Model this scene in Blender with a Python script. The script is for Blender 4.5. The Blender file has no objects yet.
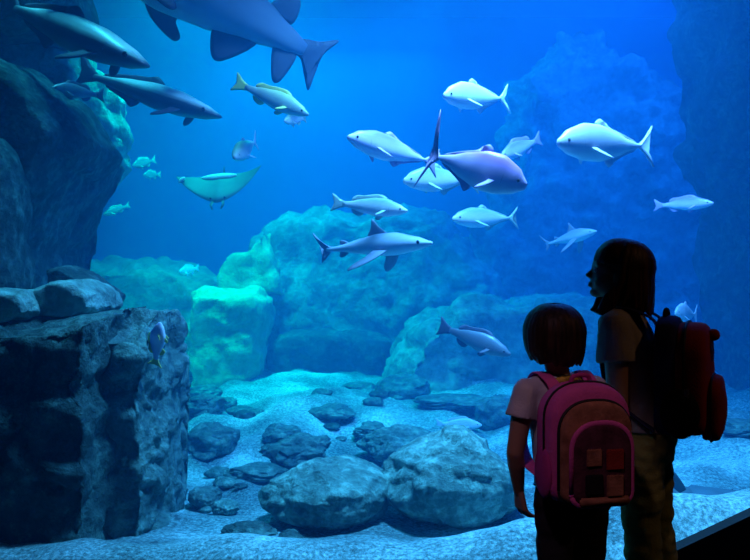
import bpy, bmesh, math, random
from mathutils import Vector, Matrix, noise, Euler

SC = bpy.context.scene
COL = SC.collection
PI = math.pi
F = 729.0
CAMZ = 1.25

def P(px, py, d):
    return Vector(((px - 375) / F * d, d, CAMZ - (py - 280) / F * d))

# ------------------------------------------------------------------ helpers
def tag(o, label=None, cat=None, group=None, kind=None):
    if label: o['label'] = label
    if cat: o['category'] = cat
    if group: o['group'] = group
    if kind: o['kind'] = kind
    return o

def empty(name, loc=(0, 0, 0), rz=0.0):
    o = bpy.data.objects.new(name, None)
    o.empty_display_size = 0.1
    COL.objects.link(o)
    o.location = loc
    o.rotation_euler = (0, 0, rz)
    return o

def link(name, me, mat=None, parent=None, smooth=True):
    o = bpy.data.objects.new(name, me)
    COL.objects.link(o)
    if mat: me.materials.append(mat)
    if smooth:
        for p in me.polygons: p.use_smooth = True
    if parent: o.parent = parent
    return o

def from_bm(name, bm, mat=None, parent=None, smooth=True):
    bmesh.ops.recalc_face_normals(bm, faces=bm.faces)
    me = bpy.data.meshes.new(name)
    bm.to_mesh(me); bm.free()
    return link(name, me, mat, parent, smooth)

def add_box(bm, c, s, rot=None):
    M = Matrix.Translation(Vector(c))
    if rot is not None: M = M @ rot.to_4x4()
    M = M @ Matrix.Diagonal((s[0], s[1], s[2], 1))
    return bmesh.ops.create_cube(bm, size=1.0, matrix=M)['verts']

def add_ellipsoid(bm, c, r, rot=None, sub=3):
    M = Matrix.Translation(Vector(c))
    if rot is not None: M = M @ rot.to_4x4()
    M = M @ Matrix.Diagonal((r[0], r[1], r[2], 1))
    bmesh.ops.create_icosphere(bm, subdivisions=sub, radius=1.0, matrix=M)

def frame_of(d):
    d = d.normalized()
    up = Vector((0, 0, 1)) if abs(d.z) < 0.95 else Vector((0, 1, 0))
    a = d.cross(up).normalized(); b = a.cross(d).normalized()
    return a, b

def add_capsule(bm, p0, p1, r0, r1, seg=20, flat=False, sx=1.0, ax=None):
    """tapered limb; flat=True gives cut ends (hems). sx widens along axis ax."""
    p0 = Vector(p0); p1 = Vector(p1)
    d = (p1 - p0)
    L = d.length
    if L < 1e-6: d = Vector((0, 0, 1)); L = 1e-6
    if ax is not None:
        a = Vector(ax); a = (a - d.normalized() * a.dot(d.normalized())).normalized()
        b = d.normalized().cross(a)
    else:
        a, b = frame_of(d)
    dn = d.normalized()
    rings = []
    prof = []
    if not flat:
        for k in range(1, 5):
            t = k / 5 * PI / 2
            prof.append((-r0 * math.cos(t), r0 * math.sin(t)))
    prof.append((0, r0))
    for k in range(1, 5): prof.append((L * k / 5, r0 + (r1 - r0) * k / 5))
    prof.append((L, r1))
    if not flat:
        for k in range(4, 0, -1):
            t = k / 5 * PI / 2
            prof.append((L + r1 * math.cos(t), r1 * math.sin(t)))
    for (s, r) in prof:
        c = p0 + dn * s
        rings.append([bm.verts.new(c + a * (math.cos(q) * r * sx) + b * (math.sin(q) * r)) for q in [2 * PI * j / seg for j in range(seg)]])
    for i in range(len(rings) - 1):
        A, B = rings[i], rings[i + 1]
        for j in range(seg):
            bm.faces.new((A[j], A[(j + 1) % seg], B[(j + 1) % seg], B[j]))
    bm.faces.new(list(reversed(rings[0]))); bm.faces.new(rings[-1])

def add_tube(bm, pts, rad, seg=10, flatten=None):
    """swept tube; rad number or list; flatten=(axis_vector, factor)."""
    pts = [Vector(p) for p in pts]
    n = len(pts)
    if not isinstance(rad, (list, tuple)): rad = [rad] * n
    rings = []
    prev = None
    for i, p in enumerate(pts):
        d = (pts[min(i + 1, n - 1)] - pts[max(i - 1, 0)])
        if d.length < 1e-9: d = Vector((0, 0, 1))
        d.normalize()
        if prev is None:
            a, b = frame_of(d)
        else:
            a = (prev - d * prev.dot(d))
            if a.length < 1e-6: a, b = frame_of(d)
            a.normalize(); b = d.cross(a)
        prev = a
        r = rad[i]
        ring = []
        for j in range(seg):
            q = 2 * PI * j / seg
            v = a * (math.cos(q) * r) + b * (math.sin(q) * r)
            if flatten:
                ax, f = flatten; ax = Vector(ax).normalized()
                v = v + ax * (v.dot(ax) * (f - 1))
            ring.append(bm.verts.new(p + v))
        rings.append(ring)
    for i in range(n - 1):
        A, B = rings[i], rings[i + 1]
        for j in range(seg):
            bm.faces.new((A[j], A[(j + 1) % seg], B[(j + 1) % seg], B[j]))
    bm.faces.new(list(reversed(rings[0]))); bm.faces.new(rings[-1])

def smooth_pts(pts, n=6, closed=False):
    pts = [Vector(p) for p in pts]
    out = []
    N = len(pts)
    rng = range(N) if closed else range(N - 1)
    for i in rng:
        if closed:
            p0, p1, p2, p3 = pts[(i - 1) % N], pts[i], pts[(i + 1) % N], pts[(i + 2) % N]
        else:
            p0, p1, p2, p3 = pts[max(i - 1, 0)], pts[i], pts[i + 1], pts[min(i + 2, N - 1)]
        for k in range(n):
            t = k / n
            out.append(0.5 * ((2 * p1) + (p2 - p0) * t + (2 * p0 - 5 * p1 + 4 * p2 - p3) * t * t + (3 * p1 - p0 - 3 * p2 + p3) * t ** 3))
    if not closed: out.append(pts[-1])
    return out

def remesh(bm, voxel, smooth=4, factor=0.5):
    bmesh.ops.recalc_face_normals(bm, faces=bm.faces)
    me = bpy.data.meshes.new('tmp'); bm.to_mesh(me); bm.free()
    o = bpy.data.objects.new('tmp', me); COL.objects.link(o)
    m = o.modifiers.new('r', 'REMESH'); m.mode = 'VOXEL'; m.voxel_size = voxel; m.adaptivity = 0
    if smooth:
        s = o.modifiers.new('s', 'SMOOTH'); s.factor = factor; s.iterations = smooth
    dg = bpy.context.evaluated_depsgraph_get()
    ev = o.evaluated_get(dg)
    out = bpy.data.meshes.new_from_object(ev, depsgraph=dg)
    bpy.data.objects.remove(o); bpy.data.meshes.remove(me)
    return out

def displace(me, fn):
    me.update()
    nr = [v.normal.copy() for v in me.vertices]
    for v, n in zip(me.vertices, nr):
        v.co = v.co + fn(v.co, n)
    me.update()

# ------------------------------------------------------------------ materials
MATS = {}
def new_mat(name):
    m = bpy.data.materials.new(name); m.use_nodes = True
    nt = m.node_tree
    b = nt.nodes['Principled BSDF']
    return m, nt, b

def simple(name, col, rough=0.7, spec=0.3, metal=0.0, bump=0.0, bscale=60.0, var=0.0, vscale=8.0):
    if name in MATS: return MATS[name]
    m, nt, b = new_mat(name)
    b.inputs['Base Color'].default_value = (*col, 1)
    b.inputs['Roughness'].default_value = rough
    b.inputs['Specular IOR Level'].default_value = spec
    b.inputs['Metallic'].default_value = metal
    tc = nt.nodes.new('ShaderNodeTexCoord')
    if var > 0:
        n = nt.nodes.new('ShaderNodeTexNoise'); n.inputs['Scale'].default_value = vscale; n.inputs['Detail'].default_value = 4
        r = nt.nodes.new('ShaderNodeValToRGB')
        r.color_ramp.elements[0].position = 0.3; r.color_ramp.elements[1].position = 0.7
        r.color_ramp.elements[0].color = (*[c * (1 - var) for c in col], 1)
        r.color_ramp.elements[1].color = (*[min(1, c * (1 + var)) for c in col], 1)
        nt.links.new(tc.outputs['Object'], n.inputs['Vector']); nt.links.new(n.outputs['Fac'], r.inputs['Fac'])
        nt.links.new(r.outputs['Color'], b.inputs['Base Color'])
    if bump > 0:
        n = nt.nodes.new('ShaderNodeTexNoise'); n.inputs['Scale'].default_value = bscale; n.inputs['Detail'].default_value = 3
        bp = nt.nodes.new('ShaderNodeBump'); bp.inputs['Strength'].default_value = bump; bp.inputs['Distance'].default_value = 0.01
        nt.links.new(tc.outputs['Object'], n.inputs['Vector']); nt.links.new(n.outputs['Fac'], bp.inputs['Height'])
        nt.links.new(bp.outputs['Normal'], b.inputs['Normal'])
    MATS[name] = m
    return m

def rock_mat(name, c1, c2, c3, scale=1.0, bump=0.9, dist=0.12):
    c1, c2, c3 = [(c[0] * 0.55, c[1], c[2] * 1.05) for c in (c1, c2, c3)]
    m, nt, b = new_mat(name)
    tc = nt.nodes.new('ShaderNodeTexCoord')
    n1 = nt.nodes.new('ShaderNodeTexNoise'); n1.inputs['Scale'].default_value = 1.6 * scale; n1.inputs['Detail'].default_value = 8; n1.inputs['Roughness'].default_value = 0.65
    n2 = nt.nodes.new('ShaderNodeTexNoise'); n2.inputs['Scale'].default_value = 7 * scale; n2.inputs['Detail'].default_value = 6; n2.inputs['Roughness'].default_value = 0.7
    vo = nt.nodes.new('ShaderNodeTexVoronoi'); vo.inputs['Scale'].default_value = 5 * scale
    r = nt.nodes.new('ShaderNodeValToRGB')
    r.color_ramp.elements[0].position = 0.36; r.color_ramp.elements[0].color = (*c1, 1)
    r.color_ramp.elements[1].position = 0.64; r.color_ramp.elements[1].color = (*c3, 1)
    e = r.color_ramp.elements.new(0.5); e.color = (*c2, 1)
    mx = nt.nodes.new('ShaderNodeMath'); mx.operation = 'MULTIPLY_ADD'; mx.inputs[1].default_value = 0.5
    ml = nt.nodes.new('ShaderNodeMath'); ml.operation = 'MULTIPLY'; ml.inputs[1].default_value = 0.5
    L = nt.links.new
    for n in (n1, n2, vo): L(tc.outputs['Object'], n.inputs['Vector'])
    L(n1.outputs['Fac'], ml.inputs[0]); L(n2.outputs['Fac'], mx.inputs[0]); L(ml.outputs[0], mx.inputs[2])
    L(mx.outputs[0], r.inputs['Fac']); L(r.outputs['Color'], b.inputs['Base Color'])
    ad = nt.nodes.new('ShaderNodeMath'); ad.operation = 'MULTIPLY_ADD'; ad.inputs[1].default_value = 0.25
    L(vo.outputs['Distance'], ad.inputs[0]); L(mx.outputs[0], ad.inputs[2])
    bp = nt.nodes.new('ShaderNodeBump'); bp.inputs['Strength'].default_value = bump; bp.inputs['Distance'].default_value = dist
    L(ad.outputs[0], bp.inputs['Height']); L(bp.outputs['Normal'], b.inputs['Normal'])
    b.inputs['Roughness'].default_value = 0.85
    b.inputs['Specular IOR Level'].default_value = 0.2
    return m

M_ROCK = rock_mat('artificial_rock', (0.10, 0.11, 0.10), (0.30, 0.31, 0.27), (0.58, 0.58, 0.5))
M_ROCK_MID = rock_mat('grey_rock', (0.05, 0.07, 0.07), (0.15, 0.18, 0.16), (0.38, 0.40, 0.33), 1.8)
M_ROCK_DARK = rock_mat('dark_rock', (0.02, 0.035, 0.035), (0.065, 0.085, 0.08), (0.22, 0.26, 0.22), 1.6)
M_ROCK_GREEN = rock_mat('green_rock', (0.20, 0.26, 0.14), (0.42, 0.5, 0.28), (0.72, 0.75, 0.45), 0.8)  # algae green, with the greenish light on the far rocks put in too
M_ROCK_PALE = rock_mat('pale_boulder', (0.07, 0.10, 0.09), (0.22, 0.26, 0.22), (0.62, 0.64, 0.52), 2.2)

def sand_mat():
    m, nt, b = new_mat('sand_painted_sparkle')
    L = nt.links.new
    tc = nt.nodes.new('ShaderNodeTexCoord')
    n1 = nt.nodes.new('ShaderNodeTexNoise'); n1.inputs['Scale'].default_value = 1.3; n1.inputs['Detail'].default_value = 6
    n2 = nt.nodes.new('ShaderNodeTexNoise'); n2.inputs['Scale'].default_value = 40; n2.inputs['Detail'].default_value = 5; n2.inputs['Roughness'].default_value = 0.8
    mp = nt.nodes.new('ShaderNodeMapping'); mp.inputs['Scale'].default_value = (1, 1, 0.3)
    L(tc.outputs['Object'], mp.inputs['Vector']); L(mp.outputs['Vector'], n1.inputs['Vector']); L(mp.outputs['Vector'], n2.inputs['Vector'])
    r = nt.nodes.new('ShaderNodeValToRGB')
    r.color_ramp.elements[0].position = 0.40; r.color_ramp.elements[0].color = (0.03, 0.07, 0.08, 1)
    r.color_ramp.elements[1].position = 0.62; r.color_ramp.elements[1].color = (0.62, 0.9, 0.92, 1)  # bright specks in the colour stand in for caustic sparkle on the gravel
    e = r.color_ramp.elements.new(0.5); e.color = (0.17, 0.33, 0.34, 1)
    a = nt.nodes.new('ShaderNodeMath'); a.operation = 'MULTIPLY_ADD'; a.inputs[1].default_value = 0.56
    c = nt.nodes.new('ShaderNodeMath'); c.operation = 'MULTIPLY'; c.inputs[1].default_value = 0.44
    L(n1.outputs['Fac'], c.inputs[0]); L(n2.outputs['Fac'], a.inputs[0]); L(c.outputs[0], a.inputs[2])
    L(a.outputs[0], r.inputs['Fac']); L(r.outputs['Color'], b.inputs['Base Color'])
    bp = nt.nodes.new('ShaderNodeBump'); bp.inputs['Strength'].default_value = 0.9; bp.inputs['Distance'].default_value = 0.04
    L(a.outputs[0], bp.inputs['Height']); L(bp.outputs['Normal'], b.inputs['Normal'])
    b.inputs['Roughness'].default_value = 0.8
    return m
M_SAND = sand_mat()

# ------------------------------------------------------------------ camera
cam = bpy.data.cameras.new('camera'); camo = bpy.data.objects.new('camera', cam); COL.objects.link(camo)
cam.sensor_width = 36; cam.lens = 36 * F / 750; cam.clip_start = 0.05; cam.clip_end = 100
camo.location = (0, 0, CAMZ); camo.rotation_euler = (PI / 2, 0, 0)
SC.camera = camo
SC.view_settings.view_transform = 'Standard'; SC.view_settings.look = 'None'
SC.view_settings.gamma = 1; SC.view_settings.exposure = 0.0
SC.view_settings.use_curve_mapping = False
w = bpy.data.worlds.new('world'); SC.world = w; w.use_nodes = True
w.node_tree.nodes['Background'].inputs[0].default_value = (0.001, 0.003, 0.01, 1)
w.node_tree.nodes['Background'].inputs[1].default_value = 1.0
cy = SC.cycles
cy.use_denoising = True
cy.max_bounces = 6; cy.diffuse_bounces = 2; cy.glossy_bounces = 2; cy.transmission_bounces = 2
cy.transparent_max_bounces = 12; cy.volume_bounces = 1
cy.sample_clamp_indirect = 4.0

# ------------------------------------------------------------------ gallery shell
GY = 3.30          # window plane
M_BLACK = simple('black_paint', (0.012, 0.013, 0.016), 0.8, 0.2, bump=0.1)
M_FLOOR = simple('dark_floor', (0.02, 0.02, 0.024), 0.5, 0.4, var=0.3)
M_TANKWALL = simple('blue_tank_wall', (0.05, 0.22, 0.5), 0.9, 0.1, var=0.15, vscale=0.5)
def sbox(name, c, s, mat):
    bm = bmesh.new(); add_box(bm, c, s)
    return tag(from_bm(name, bm, mat, smooth=False), kind='structure')
sbox('floor', (0, 0.4, -0.05), (8.4, 5.4, 0.1), M_FLOOR)
sbox('ceiling', (0, 0.6, 3.65), (8.4, 5.8, 0.1), M_BLACK)
sbox('wall_left', (-4.15, 0.6, 1.8), (0.1, 5.8, 3.8), M_BLACK)
sbox('wall_right', (4.15, 0.6, 1.8), (0.1, 5.8, 3.8), M_BLACK)
sbox('wall_back', (0, -2.25, 1.8), (8.4, 0.1, 3.8), M_BLACK)
sbox('wall_front', (0, GY + 0.1, 3.45), (8.4, 0.3, 1.0), M_BLACK)       # lintel over the window
# acrylic window
mg = bpy.data.materials.new('acrylic'); mg.use_nodes = True
nt = mg.node_tree; nt.nodes.clear()
out = nt.nodes.new('ShaderNodeOutputMaterial'); tr = nt.nodes.new('ShaderNodeBsdfTransparent'); gl = nt.nodes.new('ShaderNodeBsdfGlossy')
gl.inputs['Roughness'].default_value = 0.02; tr.inputs['Color'].default_value = (0.97, 0.985, 1, 1)
fr = nt.nodes.new('ShaderNodeFresnel'); fr.inputs['IOR'].default_value = 1.12
mx = nt.nodes.new('ShaderNodeMixShader')
ge = nt.nodes.new('ShaderNodeNewGeometry'); fm = nt.nodes.new('ShaderNodeMath'); fm.operation = 'MULTIPLY'; fi = nt.nodes.new('ShaderNodeMath'); fi.operation = 'SUBTRACT'; fi.inputs[0].default_value = 1
nt.links.new(ge.outputs['Backfacing'], fi.inputs[1]); nt.links.new(fi.outputs[0], fm.inputs[0]); nt.links.new(fr.outputs[0], fm.inputs[1]); nt.links.new(fm.outputs[0], mx.inputs[0]); nt.links.new(tr.outputs[0], mx.inputs[1]); nt.links.new(gl.outputs[0], mx.inputs[2]); nt.links.new(mx.outputs[0], out.inputs[0])
sbox('window_1', (0, GY + 0.06, 1.3), (8.2, 0.1, 3.3), mg)
# sloping kerb under the window, rising to the right
bm = bmesh.new()
def prism_y(bm, prof, y0, y1):
    A = [bm.verts.new((x, y0, z)) for x, z in prof]; B = [bm.verts.new((x, y1, z)) for x, z in prof]
    n = len(prof)
    for i in range(n): bm.faces.new((A[i], A[(i + 1) % n], B[(i + 1) % n], B[i]))
    bm.faces.new(list(reversed(A))); bm.faces.new(B)
def kz(x): return max(-0.02, (x - 1.24) * 0.47)
prism_y(bm, [(-4.1, -0.35), (4.1, -0.35), (4.1, kz(4.1)), (1.197, -0.02), (-4.1, -0.02)], 3.24, GY + 0.009)
tag(from_bm('trim_1', bm, M_BLACK, smooth=False), kind='structure')
# the rest of the tank shell
sbox('wall_rear', (0, 18.6, 3.4), (32, 0.2, 9.0), M_TANKWALL)
sbox('wall_tank_left', (-14.5, 11, 3.4), (0.2, 15.4, 9.0), M_TANKWALL)
sbox('wall_tank_right', (14.5, 11, 3.4), (0.2, 15.4, 9.0), M_TANKWALL)

# water volume
mw = bpy.data.materials.new('sea_water'); mw.use_nodes = True
nt = mw.node_tree; nt.nodes.clear()
out = nt.nodes.new('ShaderNodeOutputMaterial')
vs = nt.nodes.new('ShaderNodeVolumeScatter'); va = nt.nodes.new('ShaderNodeVolumeAbsorption'); ad = nt.nodes.new('ShaderNodeAddShader')
vs.inputs['Color'].default_value = (0.03, 0.41, 0.97, 1); vs.inputs['Density'].default_value = 0.06
vs.inputs['Anisotropy'].default_value = 0.1
va.inputs['Color'].default_value = (0.0, 0.745, 0.965, 1); va.inputs['Density'].default_value = 0.2
nt.links.new(vs.outputs[0], ad.inputs[0]); nt.links.new(va.outputs[0], ad.inputs[1]); nt.links.new(ad.outputs[0], out.inputs['Volume'])
mw.cycles.homogeneous_volume = True
bm = bmesh.new(); add_box(bm, (0, 10.95, 3.0), (28.6, 15.0, 8.4))
tag(from_bm('water', bm, mw, smooth=False), kind='structure')

# ------------------------------------------------------------------ seabed
def bed(x, y):
    z = -0.30
    # near crest running in front of the big boulders, higher to the right
    crest = -0.13 + 0.10 * max(0, min(1.4, (x - 0.2))) - 0.05 * max(0, -x - 0.6)
    g = math.exp(-((y - 3.85) / 0.42) ** 2)
    z = z + (crest - z) * g
    if x > 0.7:
        z += 0.22 * min(1, (x - 0.7) / 1.0) * math.exp(-((y - 5.2) / 1.6) ** 2)
    z += 0.32 * max(0, min(1, (y - 5.5) / 6.0))
    if y > 12: z += (y - 12) * 0.03
    z += 0.28 * noise.noise(Vector((x * 0.6, y * 0.5, 1.3))) * min(1, (y - 3.2) / 3)
    z += 0.05 * noise.noise(Vector((x * 1.9, y * 1.7, 4.1))) * (1 + min(1.5, max(0, y - 4.5)))
    z += 0.022 * noise.noise(Vector((x * 5.0, y * 5.0, 7.7))) * (1 + min(1.0, max(0, y - 4.6)))
    return z
bm = bmesh.new()
nx, ny = 260, 240
grid = []
for j in range(ny + 1):
    t = j / ny
    y = 3.42 + 15.0 * (t ** 1.9)
    row = []
    hw = 3.0 + (y - 3.4) * 0.75
    for i in range(nx + 1):
        x = -hw + 2 * hw * i / nx
        row.append(bm.verts.new((x, y, bed(x, y))))
    grid.append(row)
for j in range(ny):
    for i in range(nx):
        bm.faces.new((grid[j][i], grid[j][i + 1], grid[j + 1][i + 1], grid[j + 1][i]))
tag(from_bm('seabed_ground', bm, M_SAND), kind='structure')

# ------------------------------------------------------------------ rocks
def rocky(co, seed, f, amp):
    q = co * f + Vector((seed * 3.7, seed * 1.3, seed * 7.1))
    a = noise.fractal(q, 0.9, 2.1, 5)
    c = noise.noise(q * 0.55 + Vector((9, 2, 5)))
    d = abs(noise.noise(q * 1.7 + Vector((1, 8, 3))))
    w = q * 0.9 + Vector((a, c, d)) * 0.35
    dist = noise.voronoi(Vector((w.x, w.y, w.z * 1.4)))[0]
    e = dist[1] - dist[0]
    crack = max(0.0, 1 - e * 4.5)
    block = noise.cell_vector(noise.voronoi(Vector((w.x, w.y, w.z * 1.4)))[1][0] * 7.3).x - 0.5
    k = min(1.0, e * 3)
    return amp * (a * 0.6 + c * 0.5 - d * 0.5 - crack * crack * 0.45 + block * 0.9 * k * k * (3 - 2 * k))

def outline_rock(name, outline, d, depth, mat, label, cat='rock', seed=1, amp=0.08, f=1.6, voxel=0.05, front=0.8, back=0.85, group=None, strata=0.0, lean=0.0):
    """rock with the silhouette OUTLINE (pixel points at distance d) and real depth along y."""
    pts = [P(x, y, d) for x, y in outline]
    cx = sum(p.x for p in pts) / len(pts); cz = sum(p.z for p in pts) / len(pts)
    bm = bmesh.new()
    rings = []
    for s, yy in ((front, -0.5), (0.5 + front * 0.5, -0.36), (1.0, -0.12), (1.0, 0.12), (back, 0.5)):
        rings.append([bm.verts.new((cx + (p.x - cx) * s, d + yy * depth, cz + (p.z - cz) * s + lean * yy)) for p in pts])
    n = len(pts)
    for a, b in zip(rings, rings[1:]):
        for i in range(n): bm.faces.new((a[i], a[(i + 1) % n], b[(i + 1) % n], b[i]))
    bm.faces.new(rings[0]); bm.faces.new(list(reversed(rings[-1])))
    bmesh.ops.triangulate(bm, faces=[fc for fc in bm.faces if len(fc.verts) > 4])
    me = remesh(bm, voxel, 3)
    def fn(co, nn):
        v = nn * rocky(co, seed, f, amp)
        if strata: v += nn * (strata * noise.noise(Vector((co.x * 0.7, co.y * 0.7, co.z * 7 + seed))))
        return v
    displace(me, fn)
    o = link(name, me, mat)
    c = Vector((cx, d, min(v.co.z for v in me.vertices)))
    me.transform(Matrix.Translation(-c)); o.location = c
    return tag(o, label, cat, group, 'thing')

def boulder(name, px, py, d, sx, sy, sz, mat, label, seed=1, amp=0.18, f=1.3, group=None, rot=0.0, sub=5, sink=0.12, cuts=7):
    """free boulder whose base centre sits at pixel px,py; sizes in metres."""
    rnd = random.Random(seed)
    bm = bmesh.new()
    bmesh.ops.create_icosphere(bm, subdivisions=sub, radius=1.0)
    planes = []
    for k in range(cuts):
        n = Vector((rnd.uniform(-1, 1), rnd.uniform(-1, 1), rnd.uniform(-0.2, 1))).normalized()
        planes.append((n, rnd.uniform(0.68, 0.9)))
    for v in bm.verts:
        p = v.co.copy()
        for n, h in planes:
            k = p.dot(n) - h
            if k > 0: p -= n * k * 0.85
        p += p.normalized() * rocky(p, seed, f, amp) 
        p += p.normalized() * 0.035 * noise.fractal(p * 6 + Vector((seed, 0, 0)), 0.8, 2.0, 4)
        v.co = Vector((p.x * sx / 2, p.y * sy / 2, p.z * sz / 2))
    bmesh.ops.rotate(bm, verts=bm.verts, cent=(0, 0, 0), matrix=Matrix.Rotation(rot, 3, 'Z'))
    o = from_bm(name, bm, mat)
    zmin = min(v.co.z for v in o.data.vertices)
    o.data.transform(Matrix.Translation((0, 0, -zmin)))
    c = P(px, py, d)
    o.location = (c.x, c.y, bed(c.x, c.y) - sz * sink)
    return tag(o, label, 'rock', group, 'thing')
#ROCKS_HERE
R = outline_rock
# --- left side
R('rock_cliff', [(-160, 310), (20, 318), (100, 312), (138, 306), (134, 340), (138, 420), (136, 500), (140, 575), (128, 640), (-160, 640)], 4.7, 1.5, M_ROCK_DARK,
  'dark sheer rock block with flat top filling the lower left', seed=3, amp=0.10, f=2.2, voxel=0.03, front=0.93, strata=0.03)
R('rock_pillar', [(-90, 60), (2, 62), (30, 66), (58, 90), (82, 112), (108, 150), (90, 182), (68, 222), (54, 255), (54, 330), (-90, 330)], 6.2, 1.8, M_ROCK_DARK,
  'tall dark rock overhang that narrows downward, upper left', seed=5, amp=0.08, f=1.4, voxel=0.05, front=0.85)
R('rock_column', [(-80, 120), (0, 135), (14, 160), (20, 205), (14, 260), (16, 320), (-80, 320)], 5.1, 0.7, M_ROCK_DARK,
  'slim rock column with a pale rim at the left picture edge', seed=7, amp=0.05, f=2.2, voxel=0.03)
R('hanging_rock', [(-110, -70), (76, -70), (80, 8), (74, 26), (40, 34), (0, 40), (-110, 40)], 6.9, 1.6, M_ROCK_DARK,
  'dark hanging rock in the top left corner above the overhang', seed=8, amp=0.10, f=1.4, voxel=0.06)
R('rock_spur', [(10, 36), (60, 34), (92, 62), (108, 95), (116, 135), (110, 172), (90, 190), (10, 190)], 8.2, 1.6, M_ROCK,
  'hazy craggy rock spur just behind the upper left overhang', seed=9, amp=0.16, f=2.0, voxel=0.06)
R('rock_slab', [(-20, 300), (10, 288), (44, 290), (52, 312), (30, 326), (-20, 326)], 4.55, 0.6, M_ROCK,
  'rounded rock lying on the left end of the flat cliff top', seed=11, amp=0.03, f=4, voxel=0.02)
R('rock_slab', [(22, 292), (60, 282), (92, 280), (108, 292), (112, 308), (96, 320), (40, 320)], 4.7, 0.6, M_ROCK,
  'flat pale topped rock slab lying on the cliff top', seed=12, amp=0.03, f=4, voxel=0.02)
R('rock_slab', [(52, 268), (70, 264), (100, 280), (120, 296), (116, 308), (60, 310)], 5.2, 0.5, M_ROCK_DARK,
  'dark wedge of rock behind the pale slab at the overhang foot', seed=13, amp=0.03, f=4, voxel=0.02)
R('rock_pier', [(116, 310), (142, 305), (168, 307), (174, 330), (170, 400), (175, 450), (174, 510), (170, 560), (136, 620), (112, 600), (116, 450)], 4.85, 1.1, M_ROCK_MID,
  'pitted rock pier forming the right corner of the flat topped cliff', seed=14, amp=0.09, f=3.2, voxel=0.02, front=0.8)
# --- background ridge and rock walls
R('rock_ridge', [(30, 268), (66, 258), (110, 262), (160, 262), (205, 266), (230, 300), (240, 400), (30, 400)], 14.0, 2.0, M_ROCK_GREEN,
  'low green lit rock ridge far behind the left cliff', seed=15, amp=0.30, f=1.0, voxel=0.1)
R('rock_block', [(198, 292), (214, 286), (262, 287), (272, 300), (268, 345), (262, 392), (196, 400), (192, 340)], 11.0, 1.5, M_ROCK_GREEN,
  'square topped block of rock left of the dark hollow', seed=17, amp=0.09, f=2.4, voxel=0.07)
R('rock_stack', [(214, 300), (222, 262), (236, 252), (252, 252), (258, 240), (270, 228), (282, 262), (290, 300)], 12.2, 1.2, M_ROCK_GREEN,
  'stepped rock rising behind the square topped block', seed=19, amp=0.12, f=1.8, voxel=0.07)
R('rock_wall', [(256, 300), (250, 262), (256, 240), (270, 224), (300, 214), (326, 204), (352, 210), (400, 204), (452, 216), (486, 260), (520, 320), (520, 396), (380, 400), (345, 392), (268, 392), (268, 330)], 12.8, 1.6, M_ROCK,
  'broad hazy rock wall behind the swimming shark', seed=21, amp=0.26, f=1.1, voxel=0.09)
R('rock_hollow_shade', [(262, 345), (280, 332), (330, 330), (392, 338), (400, 400), (268, 400)], 11.4, 0.9, M_ROCK_DARK,
  'low dark rock put in for the shaded hollow at the foot of the broad hazy wall', seed=22, amp=0.10, f=1.4, voxel=0.06)  # dark rock added in place of the shaded hollow under the wall
R('rock_slope', [(372, 392), (384, 360), (408, 330), (438, 304), (470, 292), (520, 300), (600, 290), (640, 330), (660, 400)], 10.4, 2.2, M_ROCK,
  'sloping rock bank below the dark grouper', seed=23, amp=0.24, f=1.2, voxel=0.07)
R('rock_wall', [(440, 330), (470, 250), (500, 170), (508, 90), (530, 62), (560, 34), (590, 40), (618, 62), (646, 78), (690, 92), (720, 160), (720, 400), (470, 400)], 14.6, 2.0, M_ROCK,
  'high hazy rock wall behind the white fish on the right', seed=25, amp=0.36, f=1.5, voxel=0.11)
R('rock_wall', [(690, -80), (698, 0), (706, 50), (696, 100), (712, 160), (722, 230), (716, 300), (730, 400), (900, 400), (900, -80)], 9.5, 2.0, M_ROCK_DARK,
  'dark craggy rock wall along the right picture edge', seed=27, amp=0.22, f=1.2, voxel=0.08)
# --- seabed boulders
B = boulder
B('boulder', 328, 541, 4.75, 0.86, 0.8, 0.44, M_ROCK_PALE, 'left and lower of the two big boulders on the near sand', seed=31, amp=0.12)
B('boulder', 452, 543, 4.75, 0.94, 0.85, 0.61, M_ROCK_PALE, 'right and taller of the two big boulders on the near sand', seed=37, amp=0.12)
B('boulder', 214, 452, 6.6, 0.52, 0.5, 0.32, M_ROCK_MID, 'dark round boulder just right of the cliff edge', seed=41)
B('boulder', 205, 416, 7.6, 0.50, 0.6, 0.26, M_ROCK_MID, 'low dark boulder behind the round one near the cliff edge', seed=42)
B('boulder', 222, 404, 8.4, 0.40, 0.5, 0.20, M_ROCK_MID, 'small dark boulder at the foot of the square rock block', seed=43)
B('boulder', 199, 388, 9.0, 0.62, 0.6, 0.24, M_ROCK_MID, 'rounded boulder in the gap behind the cliff edge', seed=44)
B('boulder', 254, 476, 5.9, 0.55, 0.4, 0.14, M_ROCK_MID, 'low flat rock left of the hollowed stone', seed=45)
B('boulder', 300, 470, 6.2, 0.62, 0.5, 0.28, M_ROCK_MID, 'rugged dark rock on the sand behind the left big boulder', seed=46, amp=0.35)
B('boulder', 282, 452, 6.7, 0.36, 0.4, 0.20, M_ROCK_MID, 'small rock behind the rugged dark one', seed=47)
B('boulder', 330, 434, 7.4, 0.5, 0.5, 0.16, M_ROCK_MID, 'low rock half sunk in sand in the middle distance', seed=48)
B('boulder', 372, 446, 7.0, 0.42, 0.4, 0.16, M_ROCK_MID, 'dark wedge of rock behind the two big boulders', seed=49, amp=0.3)
B('boulder', 403, 404, 9.0, 0.75, 0.8, 0.42, M_ROCK_MID, 'hazy boulder below the foot of the sloping bank', seed=50)
B('boulder', 498, 418, 7.6, 0.55, 0.6, 0.42, M_ROCK_MID, 'hazy boulder just left of the small girl', seed=51)
B('boulder', 360, 404, 9.4, 0.5, 0.5, 0.16, M_ROCK_MID, 'low stone in front of the dark hollow', seed=52)
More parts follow.
